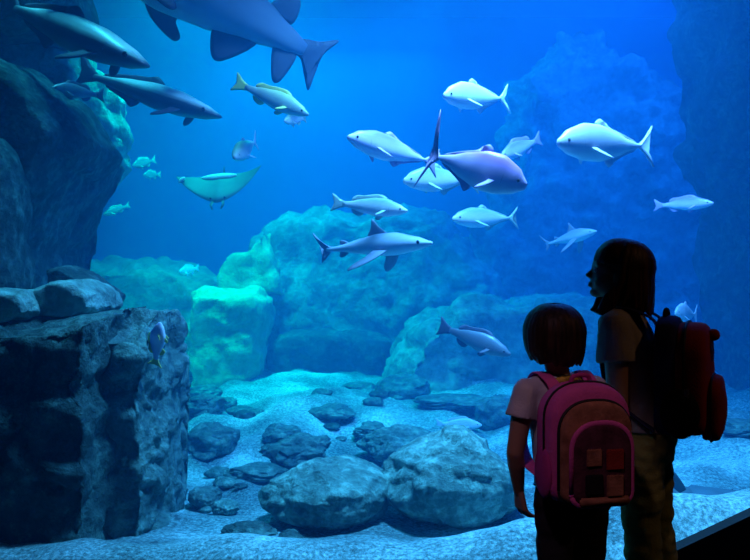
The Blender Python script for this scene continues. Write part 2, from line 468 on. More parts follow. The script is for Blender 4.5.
B('boulder', 400, 470, 6.4, 0.75, 0.7, 0.30, M_ROCK_PALE, 'pale mound of rock behind the gap of the two big boulders', seed=53)
B('boulder', 205, 524, 5.2, 0.24, 0.25, 0.17, M_ROCK_MID, 'small stone at the foot of the cliff', seed=54)
B('boulder', 226, 534, 5.0, 0.20, 0.22, 0.12, M_ROCK_PALE, 'small pale stone beside the one at the cliff foot', seed=55)
B('boulder', 250, 556, 4.35, 0.34, 0.3, 0.08, M_ROCK_DARK, 'flat dark stone half buried at the bottom picture edge', seed=56)
B('boulder', 290, 560, 4.3, 0.16, 0.2, 0.05, M_ROCK_DARK, 'tiny dark stone beside the flat one at the bottom', seed=57)
B('boulder', 742, 476, 6.4, 0.5, 0.5, 0.14, M_ROCK_MID, 'low dark stone on the sand at the right picture edge', seed=58)
B('boulder', 690, 452, 7.6, 0.42, 0.5, 0.12, M_ROCK_MID, 'low stone under the red backpack', seed=59)
B('boulder', 240, 418, 8.0, 0.34, 0.3, 0.12, M_ROCK_MID, 'small flat stone right of the low dark boulder', seed=60)
B('boulder', 455, 424, 8.2, 0.9, 0.8, 0.16, M_ROCK_MID, 'broad flat rock under the pale resting fish', seed=61)
rr = random.Random(5)
for k in range(34):
    x = rr.uniform(195, 480); y = rr.uniform(402, 500)
    d = 1.5 * F / (y - 280) 
    s = rr.uniform(0.07, 0.2)
    o = B('pebble_stone', x, y, d, s * 1.3, s, s * 0.55, rr.choice((M_ROCK_MID, M_ROCK_PALE, M_ROCK_DARK)), 'small loose stone scattered on the sandy tank bed', seed=100 + k, sub=3, group='loose stones on the sand')
# ------------------------------------------------------------------ fish
def fish_mat(name, back, side, belly, rough=0.35, spots=0.12, pos=(0.22, 0.58, 0.88)):
    if name in MATS: return MATS[name]
    m, nt, b = new_mat(name)
    L = nt.links.new
    tc = nt.nodes.new('ShaderNodeTexCoord'); sp = nt.nodes.new('ShaderNodeSeparateXYZ')
    L(tc.outputs['Generated'], sp.inputs[0])
    n = nt.nodes.new('ShaderNodeTexNoise'); n.inputs['Scale'].default_value = 9; n.inputs['Detail'].default_value = 5
    L(tc.outputs['Generated'], n.inputs['Vector'])
    a = nt.nodes.new('ShaderNodeMath'); a.operation = 'MULTIPLY_ADD'; a.inputs[1].default_value = spots
    L(n.outputs['Fac'], a.inputs[0]); L(sp.outputs['Z'], a.inputs[2])
    r = nt.nodes.new('ShaderNodeValToRGB'); cr = r.color_ramp
    cr.elements[0].position = pos[0]; cr.elements[0].color = (*belly, 1)
    cr.elements[1].position = pos[2]; cr.elements[1].color = (*back, 1)
    e = cr.elements.new(pos[1]); e.color = (*side, 1)
    L(a.outputs[0], r.inputs['Fac']); L(r.outputs['Color'], b.inputs['Base Color'])
    v = nt.nodes.new('ShaderNodeTexVoronoi'); v.inputs['Scale'].default_value = 60
    bp = nt.nodes.new('ShaderNodeBump'); bp.inputs['Strength'].default_value = 0.12; bp.inputs['Distance'].default_value = 0.004
    L(tc.outputs['Generated'], v.inputs['Vector']); L(v.outputs['Distance'], bp.inputs['Height']); L(bp.outputs['Normal'], b.inputs['Normal'])
    b.inputs['Roughness'].default_value = rough; b.inputs['Specular IOR Level'].default_value = 0.5
    MATS[name] = m
    return m

def interp(tab, t):
    for (a, x), (b, y) in zip(tab, tab[1:]):
        if t <= b:
            k = (t - a) / (b - a) if b > a else 0
            k = k * k * (3 - 2 * k) * 0.5 + k * 0.5
            return x + (y - x) * k
    return tab[-1][1]

def fin_bm(outline, thick):
    """outline: closed list of 3D points roughly in a plane -> thin solid fin with real thickness."""
    pts = smooth_pts(outline, 5, closed=True)
    c = sum(pts, Vector()) / len(pts)
    n = Vector()
    for i in range(len(pts)): n += (pts[i] - c).cross(pts[(i + 1) % len(pts)] - c)
    n.normalize()
    bm = bmesh.new()
    A = [bm.verts.new(p + n * thick * 0.25) for p in pts]; B = [bm.verts.new(p - n * thick * 0.25) for p in pts]
    # inner thicker ring
    C = [bm.verts.new(c + (p - c) * 0.72 + n * thick * 0.5) for p in pts]; D = [bm.verts.new(c + (p - c) * 0.72 - n * thick * 0.5) for p in pts]
    N = len(pts)
    for i in range(N):
        j = (i + 1) % N
        bm.faces.new((A[i], A[j], B[j], B[i])); bm.faces.new((A[j], A[i], C[i], C[j])); bm.faces.new((B[i], B[j], D[j], D[i]))
    f1 = bm.faces.new(C); f2 = bm.faces.new(list(reversed(D)))
    bmesh.ops.triangulate(bm, faces=[f1, f2])
    return bm

SPEC = {
 'trevally': dict(
    top=[(0, 0.0), (0.03, 0.045), (0.12, 0.115), (0.28, 0.165), (0.42, 0.16), (0.6, 0.105), (0.75, 0.045), (0.86, 0.014)],
    bot=[(0, 0.0), (0.03, 0.04), (0.12, 0.09), (0.28, 0.13), (0.42, 0.135), (0.6, 0.095), (0.75, 0.04), (0.86, 0.014)],
    wid=[(0, 0.0), (0.03, 0.025), (0.12, 0.055), (0.3, 0.075), (0.5, 0.06), (0.7, 0.028), (0.86, 0.01)],
    fins={'tail_fin': [(0.84, 0.012), (0.9, 0.06), (0.96, 0.13), (1.0, 0.17), (0.975, 0.1), (0.925, 0.03), (0.915, 0), (0.925, -0.03), (0.975, -0.1), (1.0, -0.17), (0.96, -0.13), (0.9, -0.06), (0.84, -0.012)],
          'dorsal_fin': [(0.40, 0.15), (0.43, 0.2), (0.47, 0.19), (0.5, 0.15), (0.65, 0.1), (0.78, 0.05), (0.8, 0.03), (0.6, 0.09)],
          'anal_fin': [(0.48, -0.12), (0.52, -0.175), (0.56, -0.14), (0.68, -0.085), (0.79, -0.045), (0.8, -0.02), (0.62, -0.08)]},
    pec=(0.27, -0.03, 0.17, 0.05)),
 'bass': dict(
    top=[(0, 0.0), (0.03, 0.025), (0.12, 0.07), (0.28, 0.115), (0.42, 0.115), (0.6, 0.085), (0.75, 0.045), (0.85, 0.03)],
    bot=[(0, 0.0), (0.03, 0.03), (0.12, 0.065), (0.28, 0.095), (0.42, 0.1), (0.6, 0.075), (0.75, 0.04), (0.85, 0.03)],
    wid=[(0, 0.0), (0.03, 0.025), (0.12, 0.05), (0.3, 0.065), (0.5, 0.055), (0.7, 0.028), (0.85, 0.012)],
    fins={'tail_fin': [(0.82, 0.028), (0.9, 0.06), (1.0, 0.115), (0.985, 0.05), (0.97, 0.0), (0.985, -0.05), (1.0, -0.1), (0.9, -0.055), (0.82, -0.028)],
          'dorsal_fin': [(0.28, 0.1), (0.34, 0.15), (0.45, 0.15), (0.58, 0.125), (0.68, 0.12), (0.74, 0.07), (0.7, 0.045), (0.5, 0.08)],
          'anal_fin': [(0.56, -0.07), (0.61, -0.12), (0.69, -0.1), (0.73, -0.05), (0.65, -0.05)],
          'pelvic_fin': [(0.30, -0.08), (0.36, -0.14), (0.41, -0.13), (0.38, -0.085)]},
    pec=(0.25, -0.02, 0.12, 0.05)),
 'cobia': dict(
    top=[(0, 0.0), (0.04, 0.02), (0.12, 0.045), (0.28, 0.075), (0.45, 0.08), (0.62, 0.06), (0.78, 0.03), (0.88, 0.018)],
    bot=[(0, 0.0), (0.04, 0.02), (0.12, 0.045), (0.28, 0.07), (0.45, 0.075), (0.62, 0.05), (0.78, 0.025), (0.88, 0.018)],
    wid=[(0, 0.0), (0.03, 0.035), (0.12, 0.06), (0.3, 0.075), (0.5, 0.065), (0.7, 0.035), (0.88, 0.012)],
    fins={'tail_fin': [(0.86, 0.018), (0.93, 0.07), (1.0, 0.12), (0.985, 0.05), (0.965, 0.0), (0.98, -0.04), (0.99, -0.08), (0.93, -0.05), (0.86, -0.018)],
          'dorsal_fin': [(0.42, 0.07), (0.47, 0.115), (0.52, 0.1), (0.65, 0.08), (0.8, 0.045), (0.8, 0.025), (0.6, 0.055)],
          'anal_fin': [(0.55, -0.055), (0.6, -0.105), (0.66, -0.075), (0.78, -0.04), (0.78, -0.02), (0.64, -0.04)]},
    pec=(0.22, -0.03, 0.14, 0.055)),
 'shark': dict(
    top=[(0, 0.0), (0.03, 0.018), (0.12, 0.05), (0.28, 0.085), (0.4, 0.085), (0.55, 0.06), (0.7, 0.03), (0.8, 0.018), (0.86, 0.016)],
    bot=[(0, 0.0), (0.03, 0.02), (0.12, 0.042), (0.28, 0.065), (0.4, 0.065), (0.55, 0.045), (0.7, 0.022), (0.8, 0.014), (0.86, 0.012)],
    wid=[(0, 0.0), (0.03, 0.028), (0.12, 0.06), (0.3, 0.08), (0.45, 0.07), (0.6, 0.045), (0.75, 0.02), (0.86, 0.01)],
    fins={'tail_fin': [(0.8, 0.014), (0.86, 0.035), (0.93, 0.075), (1.0, 0.13), (0.975, 0.09), (0.92, 0.03), (0.885, 0.0), (0.895, -0.05), (0.91, -0.085), (0.87, -0.055), (0.82, -0.012)],
          'dorsal_fin': [(0.34, 0.08), (0.40, 0.13), (0.455, 0.185), (0.465, 0.13), (0.49, 0.07), (0.4, 0.07)],
          'second_dorsal_fin': [(0.66, 0.035), (0.69, 0.055), (0.73, 0.06), (0.73, 0.03)],
          'anal_fin': [(0.66, -0.02), (0.69, -0.05), (0.735, -0.055), (0.73, -0.015)]},
    pec=(0.3, -0.03, 0.24, 0.1)),
}
import copy
SPEC['amberjack'] = copy.deepcopy(SPEC['trevally'])
SPEC['amberjack']['fins']['tail_fin'] = [(0.84, 0.014), (0.90, 0.07), (0.945, 0.2), (1.0, 0.34), (0.97, 0.16), (0.915, 0.04), (0.905, 0), (0.915, -0.04), (0.955, -0.15), (0.99, -0.28), (0.945, -0.17), (0.90, -0.07), (0.84, -0.014)]
SPEC['sand_shark'] = dict(
    top=[(0, 0.0), (0.03, 0.03), (0.12, 0.08), (0.28, 0.13), (0.45, 0.13), (0.6, 0.105), (0.75, 0.075), (0.85, 0.045), (0.93, 0.022)],
    bot=[(0, 0.0), (0.03, 0.03), (0.12, 0.07), (0.28, 0.115), (0.45, 0.12), (0.6, 0.10), (0.75, 0.065), (0.85, 0.04), (0.93, 0.02)],
    wid=[(0, 0.0), (0.03, 0.04), (0.12, 0.09), (0.3, 0.12), (0.45, 0.115), (0.6, 0.09), (0.75, 0.055), (0.85, 0.03), (0.93, 0.012)],
    fins={'tail_fin': [(0.90, 0.024), (0.96, 0.05), (1.015, 0.085), (0.99, 0.02), (0.995, -0.05), (1.0, -0.105), (0.965, -0.07), (0.93, -0.03), (0.90, -0.02)],
          'dorsal_fin': [(0.36, 0.12), (0.42, 0.2), (0.46, 0.2), (0.47, 0.11)],
          'second_dorsal_fin': [(0.76, 0.065), (0.80, 0.125), (0.845, 0.125), (0.85, 0.05)],
          'anal_fin': [(0.83, -0.03), (0.875, -0.13), (0.905, -0.12), (0.91, -0.02)],
          'pelvic_fin': [(0.64, -0.07), (0.665, -0.155), (0.71, -0.16), (0.78, -0.05)]},
    pec=(0.39, -0.08, 0.10, 0.11))
M_EYE = simple('fish_eye', (0.005, 0.005, 0.008), 0.15, 0.8)

def fish(name, head, tail, dh, dt, spec, mats, label, cat='fish', bend=0.0, roll=0.0, scale_h=1.0, scale_w=1.0, fins=True, group=None, yaw_pec=0.9, eye=0.013, length=None):
    S = SPEC[spec]
    A = P(head[0], head[1], dh); T = P(tail[0], tail[1], dt)
    L = (A - T).length
    ax = (A - T).normalized()
    up = Vector((0, 0, 1)); side = up.cross(ax).normalized(); up = ax.cross(side)
    root = empty(name)
    Mx = Matrix((ax, side, up)).transposed()
    root.matrix_world = Matrix.Translation((A + T) / 2) @ (Mx @ Matrix.Rotation(roll, 3, 'X')).to_4x4()
    root.rotation_mode = 'XYZ'
    mb, mf = mats
    def pt(t, z, y=0.0):
        b = 0.0
        if t > 0.35: b = bend * ((t - 0.35) / 0.65) ** 2
        return Vector(((0.5 - t) * L, (y + b) * L, z * L * scale_h))
    # body loft
    bm = bmesh.new()
    rings = []
    tend = S['top'][-1][0]
    seg = 20
    ts = [0.006, 0.018, 0.04, 0.07, 0.1, 0.14, 0.18] + [0.18 + (tend - 0.18) * k / 14 for k in range(1, 15)]
    for t in ts:
        h1 = max(0.004, interp(S['top'], t)) if t > 0.03 else interp(S['top'], 0.03) * math.sqrt(t / 0.03)
        h0 = max(0.004, interp(S['bot'], t)) if t > 0.03 else interp(S['bot'], 0.03) * math.sqrt(t / 0.03)
        w_ = max(0.003, interp(S['wid'], t)) * scale_w if t > 0.03 else interp(S['wid'], 0.03) * math.sqrt(t / 0.03) * scale_w
        ring = []
        for j in range(seg):
            q = 2 * PI * j / seg
            sz = math.sin(q); cyy = math.cos(q)
            ring.append(bm.verts.new(pt(t, (h1 if sz > 0 else h0) * sz, w_ * cyy * (abs(cyy) ** -0.12 if abs(cyy) > 1e-3 else 1))))
        rings.append(ring)
    for a, b in zip(rings, rings[1:]):
        for j in range(seg): bm.faces.new((a[j], a[(j + 1) % seg], b[(j + 1) % seg], b[j]))
    bm.faces.new(list(reversed(rings[0]))); bm.faces.new(rings[-1])
    body = from_bm('body', bm, mb, root)
    if fins:
        for fn, out in S['fins'].items():
            from_bm(fn, fin_bm([pt(t, z) for t, z in out], 0.012 * L), mf, root)
        t0, z0, ln, ch = S['pec']
        w0 = interp(S['wid'], t0) * scale_w
        for s in (-1, 1):
            c = math.cos(yaw_pec); sn = math.sin(yaw_pec)
            def q(u, v):   # u outwards along fin, v chord
                return pt(t0 + v + u * 0.55, z0 - u * sn * 0.75, s * (w0 * 0.85 + u * c))
            from_bm('pectoral_fin', fin_bm([q(-0.005, 0), q(ln * 0.6, 0.0), q(ln, ch * 0.6), q(ln * 0.75, ch * 0.95), q(ln * 0.3, ch * 0.9), q(-0.005, ch)], 0.01 * L), mf, root)
        for s in (-1, 1):
            te = 0.085
            e = bmesh.new(); add_ellipsoid(e, pt(te, interp(S['top'], te) * 0.22, s * interp(S['wid'], te) * scale_w * 0.93), (eye * L, eye * L * 0.5, eye * L), sub=2)
            from_bm('eye', e, M_EYE, root)
        if 'shark' not in spec and L > 0.3:
            tg = 0.20 if spec != 'cobia' else 0.17
            hh, lh, ww = interp(S['top'], tg), interp(S['bot'], tg), interp(S['wid'], tg) * scale_w
            for s in (-1, 1):
                pp = []
                for k in range(9):
                    u = -0.75 + 1.35 * k / 8
                    z = u * (hh if u > 0 else lh)
                    pp.append(pt(tg + 0.02 * (1 - (u + 0.1) ** 2), z, s * ww * 1.0 * (1 - u * u) ** 0.5))
                g_ = bmesh.new(); add_tube(g_, pp, [0.0035 * L * (0.4 + 0.6 * math.sin(PI * (k + 0.5) / 9)) for k in range(9)], 6)
                from_bm('gill_cover', g_, mf, root)
    return tag(root, label, cat, group)

WF = fish_mat('faint_grey_fish', (0.12, 0.15, 0.16), (0.2, 0.26, 0.26), (0.3, 0.36, 0.36))
W1 = fish_mat('silver_violet_fish', (0.36, 0.26, 0.55), (0.85, 0.6, 0.92), (1.0, 0.82, 1.0))
W2 = fish_mat('white_fish', (0.8, 0.66, 0.9), (0.98, 0.85, 1.0), (1.0, 0.92, 1.0))
W3 = fish_mat('silver_green_fish', (0.30, 0.36, 0.26), (0.72, 0.62, 0.62), (0.95, 0.85, 0.88))
W4 = fish_mat('dark_grey_fish', (0.16, 0.17, 0.22), (0.13, 0.14, 0.18), (0.28, 0.3, 0.34))
W5 = fish_mat('shark_skin', (0.24, 0.25, 0.34), (0.40, 0.42, 0.52), (0.75, 0.78, 0.85), 0.6)
W6 = fish_mat('cobia_lit_back', (0.85, 0.9, 0.88), (0.08, 0.10, 0.13), (0.10, 0.12, 0.15), 0.4, 0.1, (0.3, 0.6, 0.78))  # pale back is overhead light put into the skin colour
W7 = fish_mat('violet_trevally', (0.62, 0.20, 0.72), (1.0, 0.62, 1.0), (1.0, 0.85, 1.0))
W8 = fish_mat('yellowtail_fish', (0.6, 0.62, 0.35), (0.35, 0.42, 0.4), (0.6, 0.68, 0.65))
FD = simple('dark_fin', (0.10, 0.09, 0.14), 0.6)
FP = simple('pale_fin', (0.72, 0.66, 0.85), 0.5)
FV = simple('violet_fin', (0.55, 0.32, 0.60), 0.6)
FY = simple('yellow_fin', (0.75, 0.72, 0.2), 0.6)
FS = simple('shark_fin', (0.20, 0.20, 0.28), 0.6)
FG = simple('grey_green_fin', (0.4, 0.46, 0.4), 0.6)

fish('cobia', (148, 66), (-6, 0), 5.3, 6.0, 'cobia', (W6, FD), 'long dark fish with overhead light painted along its back, upper of the two beside the overhang', bend=0.04, scale_h=1.0, scale_w=1.1)
fish('cobia', (221, 117), (84, 74), 6.1, 6.6, 'cobia', (W6, FD), 'long dark fish with overhead light painted along its back, lower of the two beside the overhang', bend=-0.06, scale_h=0.95, scale_w=1.2)
fish('dark_fish', (50, 88), (104, 96), 6.2, 6.6, 'bass', (W4, FD), 'dark fish half hidden behind the tail of the lower long fish', scale_h=1.2)
fish('striped_fish', (309, 115), (236, 83), 5.8, 6.0, 'bass', (W8, FY), 'slim fish with a yellow tail below the big shark', bend=-0.05)
fish('pale_fish', (284, 121), (306, 118), 6.3, 6.6, 'bass', (W3, FG), 'small pale turquoise fish below the yellow tailed one', scale_h=1.3)
fish('pale_fish', (234, 158), (257, 140), 6.4, 6.9, 'trevally', (W3, FP), 'small pale green fish alone above the manta ray', scale_w=1.5)
fish('faint_fish', (132, 166), (156, 160), 10.5, 10.8, 'bass', (WF, FG), 'faint distant fish, upper of the pair left of the manta ray', scale_h=1.5)
fish('faint_fish', (143, 175), (161, 175), 10.5, 10.8, 'bass', (WF, FG), 'faint distant fish, lower of the pair left of the manta ray', scale_h=1.5)
fish('faint_fish', (110, 181), (122, 178), 10.8, 11.0, 'bass', (WF, FG), 'tiny faint distant fish beside the edge of the overhang', scale_h=1.8)
fish('faint_fish', (103, 215), (130, 205), 10.3, 10.6, 'bass', (WF, FG), 'faint distant fish below the others near the overhang', scale_h=1.1)
fish('faint_fish', (64, 236), (80, 231), 10.0, 10.5, 'bass', (W4, FD), 'faint dark fish beside the narrow part of the overhang', scale_h=1.2)
fish('white_fish', (179, 272), (199, 268), 10.6, 10.9, 'bass', (W2, FP), 'small white fish just above the green lit ridge', scale_h=1.6)
fish('trevally', (347, 137), (436, 164), 4.9, 5.3, 'trevally', (W1, FV), 'silver blue fish heading left, beside the raised tail of the large violet one', scale_h=0.83, bend=0.03)
fish('trevally', (527, 187), (424, 152), 4.2, 4.42, 'amberjack', (W7, FV), 'largest violet fish with a tall forked tail, heading right', scale_h=1.22, bend=0.03, eye=0.016)
fish('trevally', (403, 181), (478, 180), 5.4, 5.7, 'trevally', (W3, FG), 'silver fish half hidden behind the large violet one', scale_h=0.95)
fish('trevally', (443, 96), (509, 99), 5.0, 5.4, 'trevally', (W2, FP), 'white oval fish near the top, above the large violet one', scale_h=0.98)
fish('trevally', (500, 157), (541, 139), 6.4, 6.7, 'bass', (W1, FV), 'small pale fish partly behind the nose of the large violet one', scale_h=1.2)
fish('trevally', (557, 143), (651, 147), 4.5, 4.9, 'trevally', (W2, FP), 'bright white fish with a sickle tail, right half of the tank', scale_h=0.98, bend=0.02)
fish('sea_bass', (408, 211), (333, 203), 5.4, 5.7, 'bass', (W3, FG), 'silver green fish just above the small shark', bend=-0.03, scale_h=1.0)
fish('shark', (433, 243), (308, 251), 5.0, 5.6, 'shark', (W5, FS), 'small grey shark swimming right in the middle of the tank', 'shark', bend=0.06, yaw_pec=0.8)
fish('trevally', (452, 219), (518, 218), 6.0, 6.4, 'trevally', (W3, FG), 'silver fish heading left below the large violet one', scale_h=0.78)
fish('shark', (597, 231), (541, 246), 6.6, 7.1, 'shark', (W5, FS), 'tiny pale shark above the head of the tall girl', 'shark', scale_h=1.25)
fish('trevally', (714, 203), (654, 206), 5.8, 6.2, 'bass', (W1, FV), 'blunt violet fish heading right near the right picture edge', scale_h=0.95)
fish('grouper', (511, 355), (440, 326), 5.4, 5.7, 'bass', (W4, FD), 'dark blue fish with a broad tail, left of the small girl', bend=-0.04, scale_h=1.15)
fish('bream', (482, 425), (436, 424), 7.2, 7.4, 'bass', (W2, FP), 'pale fish resting low behind the right big boulder', scale_h=1.15)
fish('white_fish', (675, 313), (697, 315), 6.5, 6.8, 'trevally', (W2, FP), 'small white fish beside the top of the red backpack', scale_h=1.3)
fish('wrasse', (160, 322), (155, 366), 4.4, 4.45, 'bass', (fish_mat('wrasse_skin', (0.35, 0.4, 0.95), (0.6, 0.6, 0.95), (0.7, 0.7, 0.9)), FY), 'blue fish pointing upward with a yellow tail, in front of the cliff', roll=0.4, scale_h=1.9, scale_w=1.3)
# big shark at the top
def big_shark():
    W9 = fish_mat('sand_shark_skin', (0.07, 0.08, 0.13), (0.16, 0.18, 0.26), (0.35, 0.38, 0.48), 0.7)
    root = fish('sand_shark', (40, -104), (324, 60), 5.7, 6.2, 'sand_shark', (W9, simple('sand_shark_fin', (0.06, 0.06, 0.10), 0.6)), 'large grey shark passing along the top edge of the tank', 'shark', bend=-0.02, scale_h=1.08, yaw_pec=1.0, scale_w=1.0)
    return root
big_shark()

# manta ray
def ray(name, c, span, chord, rot, lift, mats, label, tail=0.5, tr=(0.014, 0.009, 0.003)):
    root = empty(name)
    root.matrix_world = Matrix.Translation(c) @ rot.to_4x4()
    bm = bmesh.new()
    nu, nv = 36, 14
    top, bot = [], []
    for i in range(nu + 1):
        u = -1 + 2 * i / nu
        a = abs(u)
        half = chord * 0.5 * (1 - a ** 1.35) ** 0.9 + 0.004
        back = -a * chord * 0.10
        z = lift * (a ** 2.2) * span / 2 * (0.75 if u > 0 else 1.0)
        rt, rb = [], []
        for j in range(nv + 1):
            v = -1 + 2 * j / nv
            y = back + v * half
            th = (0.055 * span * (1 - a) ** 1.6 + 0.004) * math.sqrt(max(0.0, 1 - v * v))
            rt.append(bm.verts.new((u * span / 2, y, z + th + 0.0005))); rb.append(bm.verts.new((u * span / 2, y, z - th * 0.7 - 0.0005)))
        top.append(rt); bot.append(rb)
    for i in range(nu):
        for j in range(nv):
            bm.faces.new((top[i][j], top[i + 1][j], top[i + 1][j + 1], top[i][j + 1]))
            bm.faces.new((bot[i][j], bot[i][j + 1], bot[i + 1][j + 1], bot[i + 1][j]))
        for j in (0, nv): bm.faces.new((top[i][j], bot[i][j], bot[i + 1][j], top[i + 1][j]))
    for i in (0, nu):
        for j in range(nv): bm.faces.new((top[i][j], top[i][j + 1], bot[i][j + 1], bot[i][j]))
    from_bm('body', bm, mats[0], root)
    bm = bmesh.new(); add_tube(bm, [(0, -chord * 0.45, 0), (0.02 * span, -chord * 0.75, 0.02), (0.05 * span, -chord * 0.45 - tail * span, 0.03)], [k * span for k in tr], 10)
    from_bm('tail', bm, mats[1], root)
    for s in (-1, 1):
        bm = bmesh.new(); add_tube(bm, [(s * 0.05 * span, chord * 0.4, 0), (s * 0.07 * span, chord * 0.56, 0.0), (s * 0.05 * span, chord * 0.66, -0.02 * span)], [0.02 * span, 0.016 * span, 0.008 * span], 8)
        from_bm('head_fin', bm, mats[1], root)
        bm = bmesh.new(); add_ellipsoid(bm, (s * 0.08 * span, chord * 0.42, 0.03 * span), (0.012 * span,) * 3, sub=2); from_bm('eye', bm, M_EYE, root)
    return tag(root, label, 'ray'), root
RM = simple('ray_skin', (0.07, 0.20, 0.20), 0.6, var=0.15); RW = simple('ray_white', (0.95, 0.95, 0.95), 0.5)
_, manta = ray('manta_ray', P(221, 188, 7.5), 0.88, 0.60, Euler((math.radians(-36), math.radians(5), math.radians(180))).to_matrix(), 0.42, (RM, RM), 'grey manta ray with a white strip gliding in open water', tail=0.01)
bm = bmesh.new(); add_ellipsoid(bm, (0.03, -0.17, 0.045), (0.19, 0.05, 0.028), sub=3)
tag(from_bm('back_patch', bm, RW, manta), 'white patch')
bm = bmesh.new(); add_ellipsoid(bm, (0.385, -0.03, 0.115), (0.045, 0.035, 0.02), rot=Euler((0, 0.6, 0)).to_matrix(), sub=3)
tag(from_bm('wing_tip', bm, RW, manta), 'white wing tip')
# bottom ray at the right, seen beside the kerb
RG = simple('ray_grey', (0.04, 0.09, 0.12), 0.7, var=0.2)
c = P(712, 514, 4.35); c.z = bed(c.x, c.y) + 0.045
_, br = ray('guitarfish', c, 0.30, 0.36, Euler((0, 0, math.radians(-80))).to_matrix(), 0.05, (RG, RG), 'grey guitarfish lying on the sand beyond the sloping kerb', tail=0.9, tr=(0.16, 0.11, 0.03))
from_bm('dorsal_fin', fin_bm([Vector((0.006, -0.17, 0.02)), Vector((0.006, -0.24, 0.13)), Vector((0.006, -0.27, 0.135)), Vector((0.006, -0.26, 0.02))], 0.012), RG, br)
from_bm('dorsal_fin', fin_bm([Vector((0.012, -0.31, 0.02)), Vector((0.012, -0.36, 0.08)), Vector((0.012, -0.39, 0.085)), Vector((0.012, -0.38, 0.02))], 0.01), RG, br)
# ------------------------------------------------------------------ people
def skin_mat():
    m, nt, b = new_mat('skin')
    b.inputs['Base Color'].default_value = (0.42, 0.24, 0.16, 1); b.inputs['Roughness'].default_value = 0.55
    b.inputs['Subsurface Weight'].default_value = 0.08; b.inputs['Subsurface Scale'].default_value = 0.02
    return m
M_SKIN = skin_mat()
def hair_mat(name, c1, c2):
    m, nt, b = new_mat(name)
    L = nt.links.new
    tc = nt.nodes.new('ShaderNodeTexCoord'); mp = nt.nodes.new('ShaderNodeMapping'); mp.inputs['Scale'].default_value = (90, 90, 5)
    n = nt.nodes.new('ShaderNodeTexNoise'); n.inputs['Scale'].default_value = 1.0; n.inputs['Detail'].default_value = 4
    r = nt.nodes.new('ShaderNodeValToRGB'); r.color_ramp.elements[0].position = 0.35; r.color_ramp.elements[1].position = 0.7
    r.color_ramp.elements[0].color = (*c1, 1); r.color_ramp.elements[1].color = (*c2, 1)
    L(tc.outputs['Object'], mp.inputs[0]); L(mp.outputs[0], n.inputs['Vector']); L(n.outputs['Fac'], r.inputs['Fac']); L(r.outputs['Color'], b.inputs['Base Color'])
    bp = nt.nodes.new('ShaderNodeBump'); bp.inputs['Strength'].default_value = 0.7; bp.inputs['Distance'].default_value = 0.004
    L(n.outputs['Fac'], bp.inputs['Height']); L(bp.outputs['Normal'], b.inputs['Normal'])
    b.inputs['Roughness'].default_value = 0.5; b.inputs['Specular IOR Level'].default_value = 0.25
    return m
M_HAIR = hair_mat('brown_hair', (0.018, 0.009, 0.006), (0.10, 0.04, 0.02))
M_HAIR2 = hair_mat('dark_brown_hair', (0.014, 0.008, 0.006), (0.06, 0.028, 0.018))
def cloth(name, c, var=0.12, vs=14, bump=0.25, bs=160, rough=0.9):
    return simple(name, c, rough, 0.15, bump=bump, bscale=bs, var=var, vscale=vs)
M_SHIRT_Y = cloth('pale_blue_cotton', (0.62, 0.62, 0.66))
M_SHIRT_O = cloth('beige_cotton', (0.36, 0.33, 0.28))
M_PANTS_Y = cloth('black_cotton', (0.025, 0.022, 0.03))
M_PANTS_O = cloth('olive_cotton', (0.26, 0.27, 0.07), 0.25, 9)
M_PINK = cloth('pink_nylon', (0.78, 0.12, 0.42), 0.1, 20)
M_PINKD = cloth('dark_pink_nylon', (0.55, 0.06, 0.28))
M_ZIP = simple('black_zip', (0.02, 0.02, 0.02), 0.6)
M_TAN = cloth('brown_orange_fabric', (0.36, 0.15, 0.09), 0.35, 30)
M_PLUM = cloth('plum_fabric', (0.10, 0.03, 0.05), 0.4, 26)
M_RED = cloth('dark_red_nylon', (0.34, 0.035, 0.025), 0.15, 14)
M_NAVY = cloth('navy_nylon', (0.02, 0.025, 0.10), 0.15, 14)
M_BLK = cloth('black_nylon', (0.012, 0.012, 0.015))
M_BUCK = simple('grey_plastic_buckle', (0.25, 0.25, 0.27), 0.4)
M_SHOE = simple('canvas_shoe', (0.3, 0.3, 0.33), 0.8, var=0.1)
M_COLLAR = simple('patterned_collar', (0.7, 0.36, 0.06), 0.9, 0.1, var=0.9, vscale=55)

def add_loft(bm, rings, seg=28, power=2.3):
    R_ = []
    for (c, rx, ry) in rings:
        c = Vector(c); ring = []
        for j in range(seg):
            q = 2 * PI * j / seg
            x = math.copysign(abs(math.cos(q)) ** (2 / power), math.cos(q)); y = math.copysign(abs(math.sin(q)) ** (2 / power), math.sin(q))
            ring.append(bm.verts.new(c + Vector((x * rx, y * ry, 0))))
        R_.append(ring)
    for a, b in zip(R_, R_[1:]):
        for j in range(seg): bm.faces.new((a[j], a[(j + 1) % seg], b[(j + 1) % seg], b[j]))
    bm.faces.new(list(reversed(R_[0]))); bm.faces.new(R_[-1])

